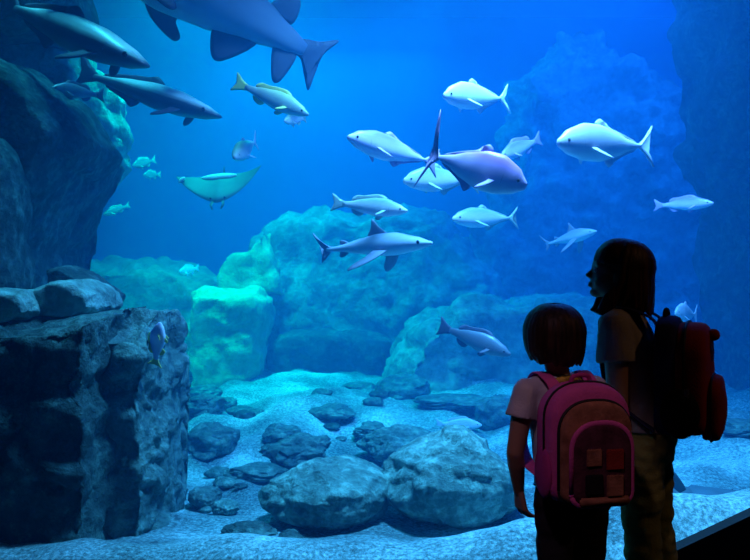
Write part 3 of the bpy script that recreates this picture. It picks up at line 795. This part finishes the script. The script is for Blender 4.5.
def add_hand(bm, wrist, d, palm_n, thumb_side, s, curl=0.35):
    """wrist point, direction d of the hand, normal out of the palm, vector towards the thumb edge, size s (hand length)."""
    d = Vector(d).normalized(); n = Vector(palm_n); n = (n - d * n.dot(d)).normalized()
    t = Vector(thumb_side); t = (t - d * t.dot(d) - n * t.dot(n)).normalized()
    # palm
    for k in range(4):
        off = t * ((1.5 - k) * 0.105 * s)
        add_capsule(bm, wrist + t * ((1.5 - k) * 0.06 * s) + d * 0.06 * s, wrist + off + d * 0.44 * s, 0.085 * s, 0.075 * s, 12)
    lens = [0.44, 0.49, 0.45, 0.35]
    for k in range(4):
        p = wrist + t * ((1.5 - k) * 0.125 * s) + d * 0.42 * s
        ang = 0.15 + 0.05 * k
        dirv = d + t * ((1.5 - k) * 0.07)
        r = 0.052 * s
        for seg_, fr_ in enumerate((0.42, 0.33, 0.27)):
            ang += curl * (0.7 if seg_ == 0 else 1)
            v = (dirv * math.cos(ang) + n * math.sin(ang)).normalized()
            q = p + v * lens[k] * s * fr_
            add_capsule(bm, p, q, r, r * 0.88, 10)
            p = q; r *= 0.88
    p = wrist + t * 0.16 * s + d * 0.14 * s + n * 0.03 * s
    q = p + (d * 0.6 + t * 0.6 + n * 0.35).normalized() * 0.2 * s
    add_capsule(bm, p, q, 0.078 * s, 0.06 * s, 10)
    q2 = q + (d * 0.85 + t * 0.2 + n * 0.4).normalized() * 0.17 * s
    add_capsule(bm, q, q2, 0.06 * s, 0.052 * s, 10)
    q3 = q2 + (d * 0.9 + n * 0.45).normalized() * 0.12 * s
    add_capsule(bm, q2, q3, 0.052 * s, 0.042 * s, 10)

def head_parts(bm, M, s):
    """child head about 0.195*s tall; M maps head space (centre of the skull, +Y face) to body space."""
    def T(p): return M @ (Vector(p) * s)
    R3 = M.to_3x3()
    def E(c, r, rot=None): add_ellipsoid(bm, T(c), [k * s for k in r], R3 @ (rot or Matrix.Identity(3)), 3)
    E((0, -0.012, 0.030), (0.070, 0.086, 0.074))
    E((0, 0.020, 0.012), (0.063, 0.062, 0.062))
    E((0, 0.024, -0.024), (0.060, 0.052, 0.062))
    E((0, 0.047, -0.076), (0.024, 0.021, 0.016))       # chin
    E((0, 0.012, -0.052), (0.052, 0.050, 0.034))       # jaw
    for sx in (-1, 1):
        E((sx * 0.030, 0.042, -0.036), (0.026, 0.026, 0.026))     # cheek
        E((sx * 0.028, 0.067, 0.014), (0.020, 0.008, 0.006))      # brow
        E((sx * 0.029, 0.062, 0.0065), (0.016, 0.009, 0.0045))    # lids
        E((sx * 0.029, 0.060, -0.0115), (0.015, 0.009, 0.0045))
        E((sx * 0.071, -0.002, -0.010), (0.009, 0.016, 0.027), Euler((0.25, 0, 0)).to_matrix())   # ear
        E((sx * 0.072, 0.000, -0.030), (0.007, 0.009, 0.010))
        E((sx * 0.0075, 0.078, -0.028), (0.007, 0.008, 0.006))    # nostril wing
    add_capsule(bm, T((0, 0.070, 0.002)), T((0, 0.087, -0.023)), 0.0065 * s, 0.0080 * s, 12)
    E((0, 0.070, -0.048), (0.017, 0.010, 0.0052)); E((0, 0.069, -0.0575), (0.015, 0.010, 0.0052))

def hair_mesh(M, s, length_back, length_front, curl_in, seed, n=54, thick=0.0135, bangs=True, flick=0.0, voxel=0.0035, open_=0.62, fringe=0.100, ragged=0.012, front_locks=False):
    rnd = random.Random(seed)
    bm = bmesh.new()
    R3 = M.to_3x3()
    add_ellipsoid(bm, M @ (Vector((0, -0.020, 0.036)) * s), [k * s for k in (0.080, 0.090, 0.080)], R3, 4)
    cx = Vector((0, -0.016, 0.030))
    for k in range(n):
        ph = 2 * PI * k / n + rnd.uniform(-0.05, 0.05)        # 0 = +Y (face)
        fwd = math.cos(ph)
        if fwd > open_:
            if not bangs: continue
            path = []
            for a in (12, 30, 50, 68, 82):
                q = math.radians(a)
                path.append(cx + Vector((0.080 * math.sin(ph) * math.sin(q), fringe * math.cos(ph) * math.sin(q), 0.088 * math.cos(q))))
            e = path[-1] + Vector((0, 0.002, -0.016 - rnd.uniform(0, 0.008)))
            path.append(e)
            path = [M @ (p * s) for p in path]
            rr_ = [thick * s * f for f in (0.7, 0.9, 0.9, 0.8, 0.6, 0.3)]
        else:
            path = []
            for a in (10, 32, 55, 78, 96):
                q = math.radians(a)
                path.append(cx + Vector((0.088 * math.sin(ph) * math.sin(q), 0.098 * math.cos(ph) * math.sin(q), 0.088 * math.cos(q))))
            path = [M @ (p * s) for p in path]
            mix = (fwd + 1) / (1 + open_)
            ln = length_back + (length_front - length_back) * max(0, min(1, mix)) + rnd.uniform(-ragged, ragged * 0.5)
            p = path[-1].copy()
            cen = M @ (cx * s)
            for j, f in enumerate((0.35, 0.7, 1.0)):
                o = p.copy(); o.z -= ln * f
                v = Vector((cen.x - o.x, cen.y - o.y, 0))
                o += v * (curl_in * f * f)
                if flick and fwd > -0.25: o += (M.to_3x3() @ Vector((0, flick * f * f, 0))) * (0.25 + fwd) / (0.25 + open_)
                o += Vector((rnd.uniform(-1, 1), rnd.uniform(-1, 1), 0)) * 0.003 * j
                path.append(o)
            rr_ = [thick * s * f for f in (0.7, 1.0, 1.05, 1.0, 1.0, 1.0, 0.8, 0.32)]
        sp = smooth_pts(path, 4)
        radii = []
        for i in range(len(sp)):
            u = i / (len(sp) - 1) * (len(rr_) - 1); a = int(min(u, len(rr_) - 2)); radii.append(rr_[a] + (rr_[a + 1] - rr_[a]) * (u - a))
        add_tube(bm, sp, radii, 8)
    for sx in (-1, 1) if front_locks else ():
        for k in range(6):
            u = k / 5
            pth = [(0.070, -0.030 + 0.01 * u, 0.02), (0.080, -0.030 + 0.022 * u, -0.03), (0.078, -0.010 + 0.03 * u, -0.085), (0.072, -0.002 + 0.032 * u, -0.125), (0.068, 0.008 + 0.036 * u, -0.150 + 0.010 * u)]
            sp = smooth_pts([M @ (Vector((sx * a_, b_, c_)) * s) for a_, b_, c_ in pth], 4)
            add_tube(bm, sp, [thick * s * (1.0 - 0.7 * (i / (len(sp) - 1)) ** 3) for i in range(len(sp))], 8)
    me = remesh(bm, voxel, 2)
    return me

def wrinkle(me, amp, f, seed, zs=1.0):
    displace(me, lambda c, n: n * amp * (noise.noise(Vector((c.x * f, c.y * f, c.z * f * zs + seed))) + 0.5 * noise.noise(Vector((c.x * f * 2.3, c.y * f * 2.3, c.z * f * zs * 2.3 + seed * 2)))))

def arch(w, h, top=0.5, n=10, r=0.18):
    """closed arch outline in (x,z): flat bottom with rounded corners, domed top; z from 0 to h."""
    pts = []
    rc = w * r
    for k in range(n // 2 + 1):
        q = PI + PI / 2 * k / (n // 2); pts.append((-w / 2 + rc + rc * math.cos(q), rc + rc * math.sin(q)))
    for k in range(n // 2 + 1):
        q = 1.5 * PI + PI / 2 * k / (n // 2); pts.append((w / 2 - rc + rc * math.cos(q), rc + rc * math.sin(q)))
    th = w * top
    for k in range(n * 2 + 1):
        q = PI * k / (n * 2)
        c_, s_ = math.cos(q), math.sin(q)
        pts.append((w / 2 * math.copysign(abs(c_) ** 0.8, c_), h - th + th * abs(s_) ** 0.9))
    return pts

def arch_solid(w, h, y0, y1, z0, mat, name, parent, x0=0.0, top=0.5, puff=0.012, r=0.18, wrinkles=0.0, seed=1, lean=0.0):
    """padded panel: front face towards -Y (y1 < y0)."""
    pts = arch(w, h, top, 10, r)
    cz = h * 0.48
    bm = bmesh.new()
    rings = []
    D = y1 - y0
    for s_, f in ((0.96, 0.0), (1.0, 0.15), (1.0, 0.7), (0.975, 0.88), (0.93, 0.97), (0.85, 1.0), (0.6, 1.0), (0.3, 1.0)):
        ex = 0.0
        if s_ <= 0.93 and f > 0.5: ex = -puff * (1 - s_) / 0.7
        rings.append([bm.verts.new((x0 + x * s_, y0 + D * f + ex + lean * (z / h), z0 + cz + (z - cz) * s_)) for x, z in pts])
    n = len(pts)
    for a, b in zip(rings, rings[1:]):
        for i in range(n): bm.faces.new((a[i], a[(i + 1) % n], b[(i + 1) % n], b[i]))
    f1 = bm.faces.new(rings[0]); f2 = bm.faces.new(rings[-1])
    o = from_bm(name, bm, mat, parent)
    return o

def arch_piping(w, h, y, z0, rad, mat, name, parent, x0=0.0, top=0.5, r=0.18, open_bottom=False, seg=8, flat=None):
    pts = arch(w, h, top, 10, r)
    P3 = [Vector((x0 + x, y, z0 + z)) for x, z in pts]
    if open_bottom: P3 = P3[8:] + P3[:4] if False else [p for p in P3 if p.z > z0 + h * 0.12]
    # order from right side over the top to left side
    P3 = sorted(P3, key=lambda p: -math.atan2(p.z - (z0 + h * 0.3), p.x - x0) if (p.z > z0 + h * 0.3 or p.x > x0) else 10) if False else P3
    if not open_bottom: P3 = P3 + [P3[0]]
    bm = bmesh.new(); add_tube(bm, P3, rad, seg, flatten=flat)
    return from_bm(name, bm, mat, parent)

def strap(parent, pts, width, mat, name='shoulder_strap', th=0.25, n=6):
    """flat webbing strap following pts; widened along local x."""
    bm = bmesh.new()
    sp = smooth_pts(pts, n)
    rings = []
    for i, p in enumerate(sp):
        d = (sp[min(i + 1, len(sp) - 1)] - sp[max(i - 1, 0)]).normalized()
        a = Vector((1, 0, 0)); a = (a - d * a.dot(d)).normalized(); b = d.cross(a)
        ring = []
        for j in range(10):
            q = 2 * PI * j / 10
            ring.append(bm.verts.new(p + a * math.copysign(abs(math.cos(q)) ** 0.6, math.cos(q)) * width / 2 + b * math.sin(q) * width / 2 * th))
        rings.append(ring)
    for A, B_ in zip(rings, rings[1:]):
        for j in range(10): bm.faces.new((A[j], A[(j + 1) % 10], B_[(j + 1) % 10], B_[j]))
    bm.faces.new(list(reversed(rings[0]))); bm.faces.new(rings[-1])
    return from_bm(name, bm, mat, parent)

def girl(loc, yaw, H, head_yaw, head_pitch, hs, joints, label, mats, hair_kw, hair_m, sleeve=0.55, lean=(0, 0), belly=1.0):
    root = empty('person', loc, yaw)
    J = {}
    h = H
    lx, ly = lean
    pel = Vector((0, 0, 0.50 * h)); che = Vector((lx * 0.6, ly * 0.6, 0.70 * h)); nb = Vector((lx, ly, 0.815 * h))
    hc = nb + Vector((0.0 + joints.get('head_dx', 0), joints.get('head_dy', 0.012), joints.get('neck', 0.115 * h)))
    MH = Matrix.Translation(hc) @ Euler((head_pitch, 0, head_yaw), 'XYZ').to_matrix().to_4x4()
    MH = Matrix.Translation(hc) @ (Matrix.Rotation(head_yaw, 3, 'Z') @ Matrix.Rotation(head_pitch, 3, 'X')).to_4x4()
    # --- body: one surface
    bm = bmesh.new()
    tors = [((0, 0, 0.475 * h), 0.075 * h, 0.055 * h), ((0, 0, 0.52 * h), 0.088 * h, 0.066 * h), ((lx * 0.3, ly * 0.3, 0.60 * h), 0.074 * h, 0.056 * h), ((lx * 0.5, ly * 0.5, 0.67 * h), 0.080 * h, 0.060 * h),
            ((lx * 0.8, ly * 0.8, 0.745 * h), 0.086 * h, 0.058 * h), ((lx, ly, 0.785 * h), 0.080 * h, 0.048 * h), ((lx, ly, 0.808 * h), 0.055 * h, 0.036 * h), ((lx, ly, 0.82 * h), 0.032 * h, 0.03 * h)]
    add_loft(bm, tors)
    add_capsule(bm, nb - Vector((0, 0, 0.02 * h)), hc + MH.to_3x3() @ Vector((0, -0.015, -0.035)), 0.031 * h, 0.030 * h)
    head_parts(bm, MH, hs)
    for sd in (-1, 1):
        k = 'L' if sd < 0 else 'R'
        sh = Vector((lx + sd * 0.098 * h, ly, 0.775 * h))
        el = joints['elbow' + k]; wr = joints['wrist' + k]
        add_capsule(bm, Vector((lx + sd * 0.05 * h, ly, 0.785 * h)), sh, 0.032 * h, 0.033 * h)
        add_capsule(bm, sh, el, 0.030 * h, 0.0225 * h)
        mid = el + (wr - el) * 0.3
        add_capsule(bm, el, mid, 0.0225 * h, 0.0225 * h); add_capsule(bm, mid, wr, 0.0225 * h, 0.0145 * h)
        hd = joints.get('hand' + k, (wr - el).normalized())
        add_hand(bm, wr, hd, joints.get('palm' + k, Vector((-sd, 0, 0))), joints.get('thumb' + k, Vector((0, 1, 0))), 0.105 * h, joints.get('curl' + k, 0.3))
        # legs
        hp = Vector((sd * 0.045 * h, 0, 0.49 * h)); kn = joints.get('knee' + k, Vector((sd * 0.05 * h, 0.01, 0.28 * h))); an = joints.get('ankle' + k, Vector((sd * 0.05 * h, 0, 0.045 * h)))
        add_capsule(bm, hp, kn, 0.048 * h, 0.032 * h); add_capsule(bm, kn, kn + (an - kn) * 0.35, 0.032 * h, 0.034 * h); add_capsule(bm, kn + (an - kn) * 0.35, an, 0.034 * h, 0.019 * h)
        add_capsule(bm, an + Vector((0, -0.01, -0.015)), an + Vector((0, 0.09 * h, -0.03 * h)), 0.02 * h, 0.014 * h)
    body = link('body', remesh(bm, 0.0034, 3), M_SKIN, root)
    # eyes
    for sx in (-1, 1):
        e = bmesh.new(); add_ellipsoid(e, MH @ (Vector((sx * 0.029, 0.0640, -0.0025)) * hs), (0.0110 * hs,) * 3, sub=3)
        eo = from_bm('eye', e, simple('eye_white', (0.8, 0.8, 0.78), 0.2), root)
        e = bmesh.new(); add_ellipsoid(e, MH @ (Vector((sx * 0.029, 0.0715, -0.0025)) * hs), (0.0050 * hs,) * 3, sub=2)
        from_bm('iris', e, simple('iris_brown', (0.05, 0.02, 0.01), 0.2), eo)
    # --- shirt
    bm = bmesh.new()
    hem = joints.get('hem', 0.49)
    g = 0.010 * h * belly
    tr_ = [((0, 0, hem * h), 0.092 * h + g * 1.2, 0.070 * h + g * 1.2), ((0, 0, 0.53 * h), 0.090 * h + g, 0.068 * h + g), ((lx * 0.3, ly * 0.3, 0.60 * h), 0.080 * h + g * 1.2, 0.061 * h + g), ((lx * 0.5, ly * 0.5, 0.67 * h), 0.084 * h + g, 0.064 * h + g * 0.6),
           ((lx * 0.8, ly * 0.8, 0.745 * h), 0.089 * h + g * 0.6, 0.062 * h + g * 0.4), ((lx, ly, 0.787 * h), 0.083 * h + g * 0.6, 0.053 * h + g * 0.2), ((lx, ly, 0.812 * h), 0.060 * h, 0.043 * h), ((lx, ly, 0.824 * h), 0.043 * h, 0.040 * h)]
    add_loft(bm, tr_)
    for sd in (-1, 1):
        k = 'L' if sd < 0 else 'R'
        sh = Vector((lx + sd * 0.098 * h, ly, 0.775 * h)); el = joints['elbow' + k]
        add_capsule(bm, Vector((lx + sd * 0.05 * h, ly, 0.785 * h)), sh, 0.036 * h, 0.037 * h)
        add_capsule(bm, sh, sh + (el - sh) * 0.12, 0.039 * h, 0.039 * h)
        add_capsule(bm, sh, sh + (el - sh) * sleeve, 0.039 * h, 0.043 * h, flat=True)
    me = remesh(bm, 0.0045, 2); wrinkle(me, 0.006, 13, 3.1, 0.6)
    link('shirt', me, mats[0], root)
    # --- trousers
    bm = bmesh.new()
    add_loft(bm, [((0, 0, 0.455 * h), 0.088 * h, 0.062 * h), ((0, 0, 0.49 * h), 0.096 * h, 0.074 * h), ((0, 0, 0.53 * h), 0.094 * h, 0.072 * h), ((0, 0, 0.575 * h), 0.084 * h, 0.064 * h)])
    for sd in (-1, 1):
        k = 'L' if sd < 0 else 'R'
        hp = Vector((sd * 0.047 * h, 0, 0.49 * h)); kn = joints.get('knee' + k, Vector((sd * 0.05 * h, 0.01, 0.28 * h))); an = joints.get('ankle' + k, Vector((sd * 0.05 * h, 0, 0.045 * h)))
        add_capsule(bm, hp, kn, 0.056 * h, 0.043 * h); add_capsule(bm, kn, an + (kn - an).normalized() * 0.03, 0.044 * h, 0.036 * h, flat=True)
    me = remesh(bm, 0.005, 3); wrinkle(me, joints.get('pw', 0.006), 11, 8.3, 1.6)
    link('trousers', me, mats[1], root)
    # --- shoes
    for sd in (-1, 1):
        k = 'L' if sd < 0 else 'R'
        an = joints.get('ankle' + k, Vector((sd * 0.05 * h, 0, 0.045 * h)))
        bm = bmesh.new()
        add_capsule(bm, an + Vector((0, -0.015, -0.012)), Vector((an.x, an.y + 0.03, 0.032)), 0.030 * h, 0.03, 16)
        add_capsule(bm, Vector((an.x, an.y - 0.02, 0.03)), Vector((an.x, an.y + 0.105 * h, 0.028)), 0.029, 0.026, 16, sx=1.15, ax=(1, 0, 0))
        me = remesh(bm, 0.005, 2)
        zm = min(v.co.z for v in me.vertices)
        for v in me.vertices: v.co.z = max(0.0, v.co.z - max(0, zm))
        link('shoe', me, M_SHOE, root)
    hm = hair_mesh(MH, hs, **hair_kw)
    link('hair', hm, hair_m, root)
    tag(root, label, 'person')
    return root

# small girl, seen from behind
YL = Vector((0.606, 2.25, 0)); YY = math.radians(12); HY = 1.17
small = girl(YL, YY, HY, math.radians(10), math.radians(4), 0.92,
    dict(elbowL=Vector((-0.190, -0.012, 0.73)), wristL=Vector((-0.158, 0.035, 0.60)), elbowR=Vector((0.172, -0.01, 0.715)), wristR=Vector((0.16, 0.05, 0.58)),
         handL=Vector((0.16, 0.05, -1)), palmL=Vector((1, 0.2, 0)), neck=0.112, head_dx=-0.026, hem=0.525,
         kneeL=Vector((-0.052, 0.01, 0.33)), kneeR=Vector((0.052, 0.0, 0.33))),
    'small girl with a dark bob seen from behind, pale shirt and black trousers', (M_SHIRT_Y, M_PANTS_Y),
    dict(length_back=0.088, length_front=0.075, curl_in=0.16, seed=4), M_HAIR2, sleeve=0.42, lean=(-0.036, 0.0))
# patterned collar at the nape
bm = bmesh.new()
pts = [Vector((-0.036 + 0.058 * math.cos(q), 0.050 * math.sin(q) - 0.004, 0.945 + 0.006 * math.sin(q * 3))) for q in [2 * PI * k / 20 for k in range(21)]]
add_tube(bm, pts, 0.013, 8)
co = from_bm('collar', bm, M_COLLAR, small); tag(co, 'orange patterned collar')

# tall girl, in profile looking left
OL = Vector((0.925, 2.50, 0)); OY = math.radians(60); HO = 1.41
tall = girl(OL, OY, HO, math.radians(20), math.radians(13), 1.03,
    dict(elbowL=Vector((-0.165, 0.055, 0.835)), wristL=Vector((-0.15, 0.10, 0.64)), elbowR=Vector((0.17, 0.0, 0.84)), wristR=Vector((0.165, 0.07, 0.64)),
         neck=0.122, head_dx=0.0, head_dy=0.028, hem=0.53, pw=0.010,
         kneeL=Vector((-0.06, 0.0, 0.40)), kneeR=Vector((0.06, -0.025, 0.40)), ankleL=Vector((-0.065, -0.03, 0.06)), ankleR=Vector((0.065, -0.06, 0.06))),
    'tall girl in profile with shoulder length brown hair, beige shirt and olive trousers', (M_SHIRT_O, M_PANTS_O),
    dict(length_back=0.145, length_front=0.115, curl_in=0.02, seed=9, thick=0.0130, flick=0.045, open_=0.15, fringe=0.090, ragged=0.03, front_locks=True), M_HAIR, sleeve=0.44, lean=(0.0, 0.07))

# pink backpack
def pink_pack():
    r = empty('backpack', YL, YY)
    z0 = 0.620
    yb = -0.082
    x0 = -0.030
    arch_solid(0.252, 0.335, yb, yb - 0.105, z0, M_PINK, 'main_compartment', r, x0=x0, top=0.42, puff=0.01)
    arch_piping(0.255, 0.338, yb - 0.06, z0 - 0.0015, 0.0042, M_ZIP, 'main_zip', r, x0=x0, top=0.42)
    arch_solid(0.218, 0.285, yb - 0.095, yb - 0.130, z0 + 0.004, M_TAN, 'front_section', r, x0=x0 + 0.004, top=0.42, puff=0.008)
    arch_piping(0.220, 0.287, yb - 0.110, z0 + 0.003, 0.0055, M_ZIP, 'section_zip', r, x0=x0 + 0.004, top=0.42)
    fp = arch_solid(0.178, 0.222, yb - 0.125, yb - 0.150, z0 + 0.008, M_PLUM, 'front_pocket', r, x0=x0 + 0.008, top=0.42, puff=0.006)
    arch_piping(0.182, 0.226, yb - 0.142, z0 + 0.006, 0.0085, M_PINK, 'pocket_piping', r, x0=x0 + 0.008, top=0.42, flat=((0, 1, 0), 0.6))
    for (px_, pz_, sx_, sz_, m_) in ((-0.026, 0.148, 0.050, 0.052, M_TAN), (0.044, 0.140, 0.058, 0.062, M_RED), (-0.026, 0.070, 0.058, 0.060, M_BLK), (0.044, 0.064, 0.056, 0.064, M_TAN)):
        bm = bmesh.new(); add_box(bm, (x0 + px_ * 0.9, yb - 0.157, z0 + pz_ * 0.95), (sx_ * 0.9, 0.008, sz_ * 0.92))
        bmesh.ops.bevel(bm, geom=bm.edges[:], offset=0.0025, segments=2, affect='EDGES')
        from_bm('patch', bm, m_, fp, smooth=False)
    bm = bmesh.new(); add_box(bm, (x0 + 0.010, yb - 0.154, z0 + 0.018), (0.15, 0.012, 0.024)); bmesh.ops.bevel(bm, geom=bm.edges[:], offset=0.004, segments=2, affect='EDGES')
    tag(from_bm('bottom_band', bm, M_TAN, r), 'orange brown band')
    bm = bmesh.new(); add_tube(bm, smooth_pts([(x0 - 0.03, yb - 0.03, z0 + 0.325), (x0 - 0.022, yb - 0.035, z0 + 0.350), (x0 + 0.022, yb - 0.035, z0 + 0.350), (x0 + 0.03, yb - 0.03, z0 + 0.325)], 5), 0.007, 8)
    from_bm('carry_handle', bm, M_PINKD, r)
    for s_ in (-1, 1):
        cx = -0.034
        strap(r, [(cx + s_ * 0.055, yb - 0.005, z0 + 0.29), (cx + s_ * 0.062, -0.070, 0.945), (cx + s_ * 0.070, 0.0, 0.968), (cx + s_ * 0.070, 0.056, 0.935), (cx + s_ * 0.078, 0.088, 0.84), (cx + s_ * 0.096, 0.082, 0.74), (cx + s_ * 0.106, 0.0, 0.69), (cx + s_ * 0.095, yb, 0.67)], 0.042, M_PINK, th=0.16)
        # side pocket
        bm = bmesh.new(); add_ellipsoid(bm, (x0 + s_ * 0.124, yb - 0.05, z0 + 0.08), (0.016, 0.05, 0.075))
        from_bm('side_pocket', bm, M_PINKD, r)
        bm = bmesh.new(); add_box(bm, (x0 + s_ * 0.120, yb - 0.062, z0 + 0.16), (0.010, 0.006, 0.022)); from_bm('zip_puller', bm, M_BUCK, r, smooth=False)
    tag(r, 'pink school backpack with brown pocket panels on the small girl', 'backpack')
pink_pack()

def red_pack():
    r = empty('backpack', OL, OY)
    z0 = 0.735
    yb = -0.050
    arch_solid(0.280, 0.385, yb, yb - 0.065, z0 + 0.01, M_NAVY, 'back_section', r, top=0.36, puff=0.004)
    arch_solid(0.268, 0.360, yb - 0.060, yb - 0.150, z0 + 0.015, M_RED, 'main_compartment', r, top=0.42, puff=0.015)
    arch_piping(0.272, 0.364, yb - 0.09, z0 + 0.013, 0.0048, M_ZIP, 'main_zip', r, top=0.42)
    arch_solid(0.205, 0.205, yb - 0.140, yb - 0.190, z0 + 0.0, M_RED, 'front_pocket', r, top=0.36, puff=0.014)
    arch_piping(0.209, 0.209, yb - 0.165, z0 - 0.002, 0.004, M_ZIP, 'pocket_zip', r, top=0.36)
    arch_solid(0.10, 0.085, yb - 0.148, yb - 0.162, z0 + 0.235, M_PLUM, 'upper_pocket', r, top=0.3, puff=0.004)
    bm = bmesh.new(); add_tube(bm, smooth_pts([(-0.035, yb - 0.02, z0 + 0.375), (-0.025, yb - 0.02, z0 + 0.41), (0.025, yb - 0.02, z0 + 0.41), (0.035, yb - 0.02, z0 + 0.375)], 5), 0.008, 8)
    from_bm('carry_handle', bm, M_BLK, r)
    bm = bmesh.new(); add_ellipsoid(bm, (0.0, yb - 0.165, z0 + 0.335), (0.018, 0.020, 0.020)); 
    tag(from_bm('hanging_charm', bm, M_RED, r), 'round dark red charm')
    for s_ in (-1, 1):
        strap(r, [(s_ * 0.060, yb - 0.005, z0 + 0.345), (s_ * 0.070, -0.030, 1.125), (s_ * 0.080, 0.06, 1.156), (s_ * 0.080, 0.108, 1.115), (s_ * 0.086, 0.128, 1.02), (s_ * 0.104, 0.100, 0.88), (s_ * 0.140, 0.0, 0.80), (s_ * 0.132, yb, 0.765)], 0.046, M_NAVY, th=0.16)
        bm = bmesh.new(); add_ellipsoid(bm, (s_ * 0.142, yb - 0.08, z0 + 0.09), (0.018, 0.06, 0.08)); from_bm('side_pocket', bm, M_BLK, r)
        bm = bmesh.new(); add_box(bm, (s_ * 0.150, yb - 0.10, z0 + 0.155), (0.006, 0.014, 0.03)); from_bm('side_buckle', bm, M_BUCK, r, smooth=False)
    tag(r, 'dark red and navy backpack on the tall girl', 'backpack')
red_pack()
# ------------------------------------------------------------------ lights
def area(name, loc, size, power, col, aim=None, sy=None):
    l = bpy.data.lights.new(name, 'AREA'); l.shape = 'RECTANGLE'; l.size = size; l.size_y = sy or size
    l.energy = power; l.color = col
    o = bpy.data.objects.new(name, l); COL.objects.link(o); o.location = loc
    if aim is not None:
        d = Vector(aim) - Vector(loc); o.rotation_euler = d.to_track_quat('-Z', 'Y').to_euler()
    return o
def spread(o, deg): o.data.spread = math.radians(deg); return o
spread(area('tank_lamp_left', (-2.3, 9.3, 7.1), 1.6, 420, (0.0, 1.0, 0.66), (-2.0, 10.6, 0)), 80)
area('tank_lamp_far', (-1.0, 15.5, 7.1), 5.0, 540, (0.0, 0.75, 0.9), (-1, 15.5, 0))
spread(area('tank_lamp_mid', (1.0, 4.35, 5.9), 1.0, 470, (0.24, 0.55, 1.0), (0.95, 5.0, 0)), 90)
area('tank_lamp_right', (5.0, 10.5, 7.1), 3.5, 700, (0.06, 0.20, 1.0), (4.4, 10.5, 0))
spread(area('tank_lamp_near', (-2.6, 5.9, 7.1), 0.7, 50, (0.1, 0.8, 1.0), (-2.5, 6.2, 0)), 70)
def spot(name, loc, aim, power, col, ang):
    l = bpy.data.lights.new(name, 'SPOT'); l.energy = power; l.color = col; l.spot_size = math.radians(ang); l.spot_blend = 0.6; l.shadow_soft_size = 0.08
    o = bpy.data.objects.new(name, l); COL.objects.link(o); o.location = loc
    o.rotation_euler = (Vector(aim) - Vector(loc)).to_track_quat('-Z', 'Y').to_euler()
spot('gallery_fill', (3.0, 1.0, 3.3), (0.7, 2.3, 0.95), 17, (1.0, 0.5, 0.26), 34)
spot('gallery_fill', (-0.6, 0.2, 3.4), (0.55, 2.1, 0.82), 40, (1.0, 0.55, 0.85), 11)  # added pink fill spot that brightens the pink pack
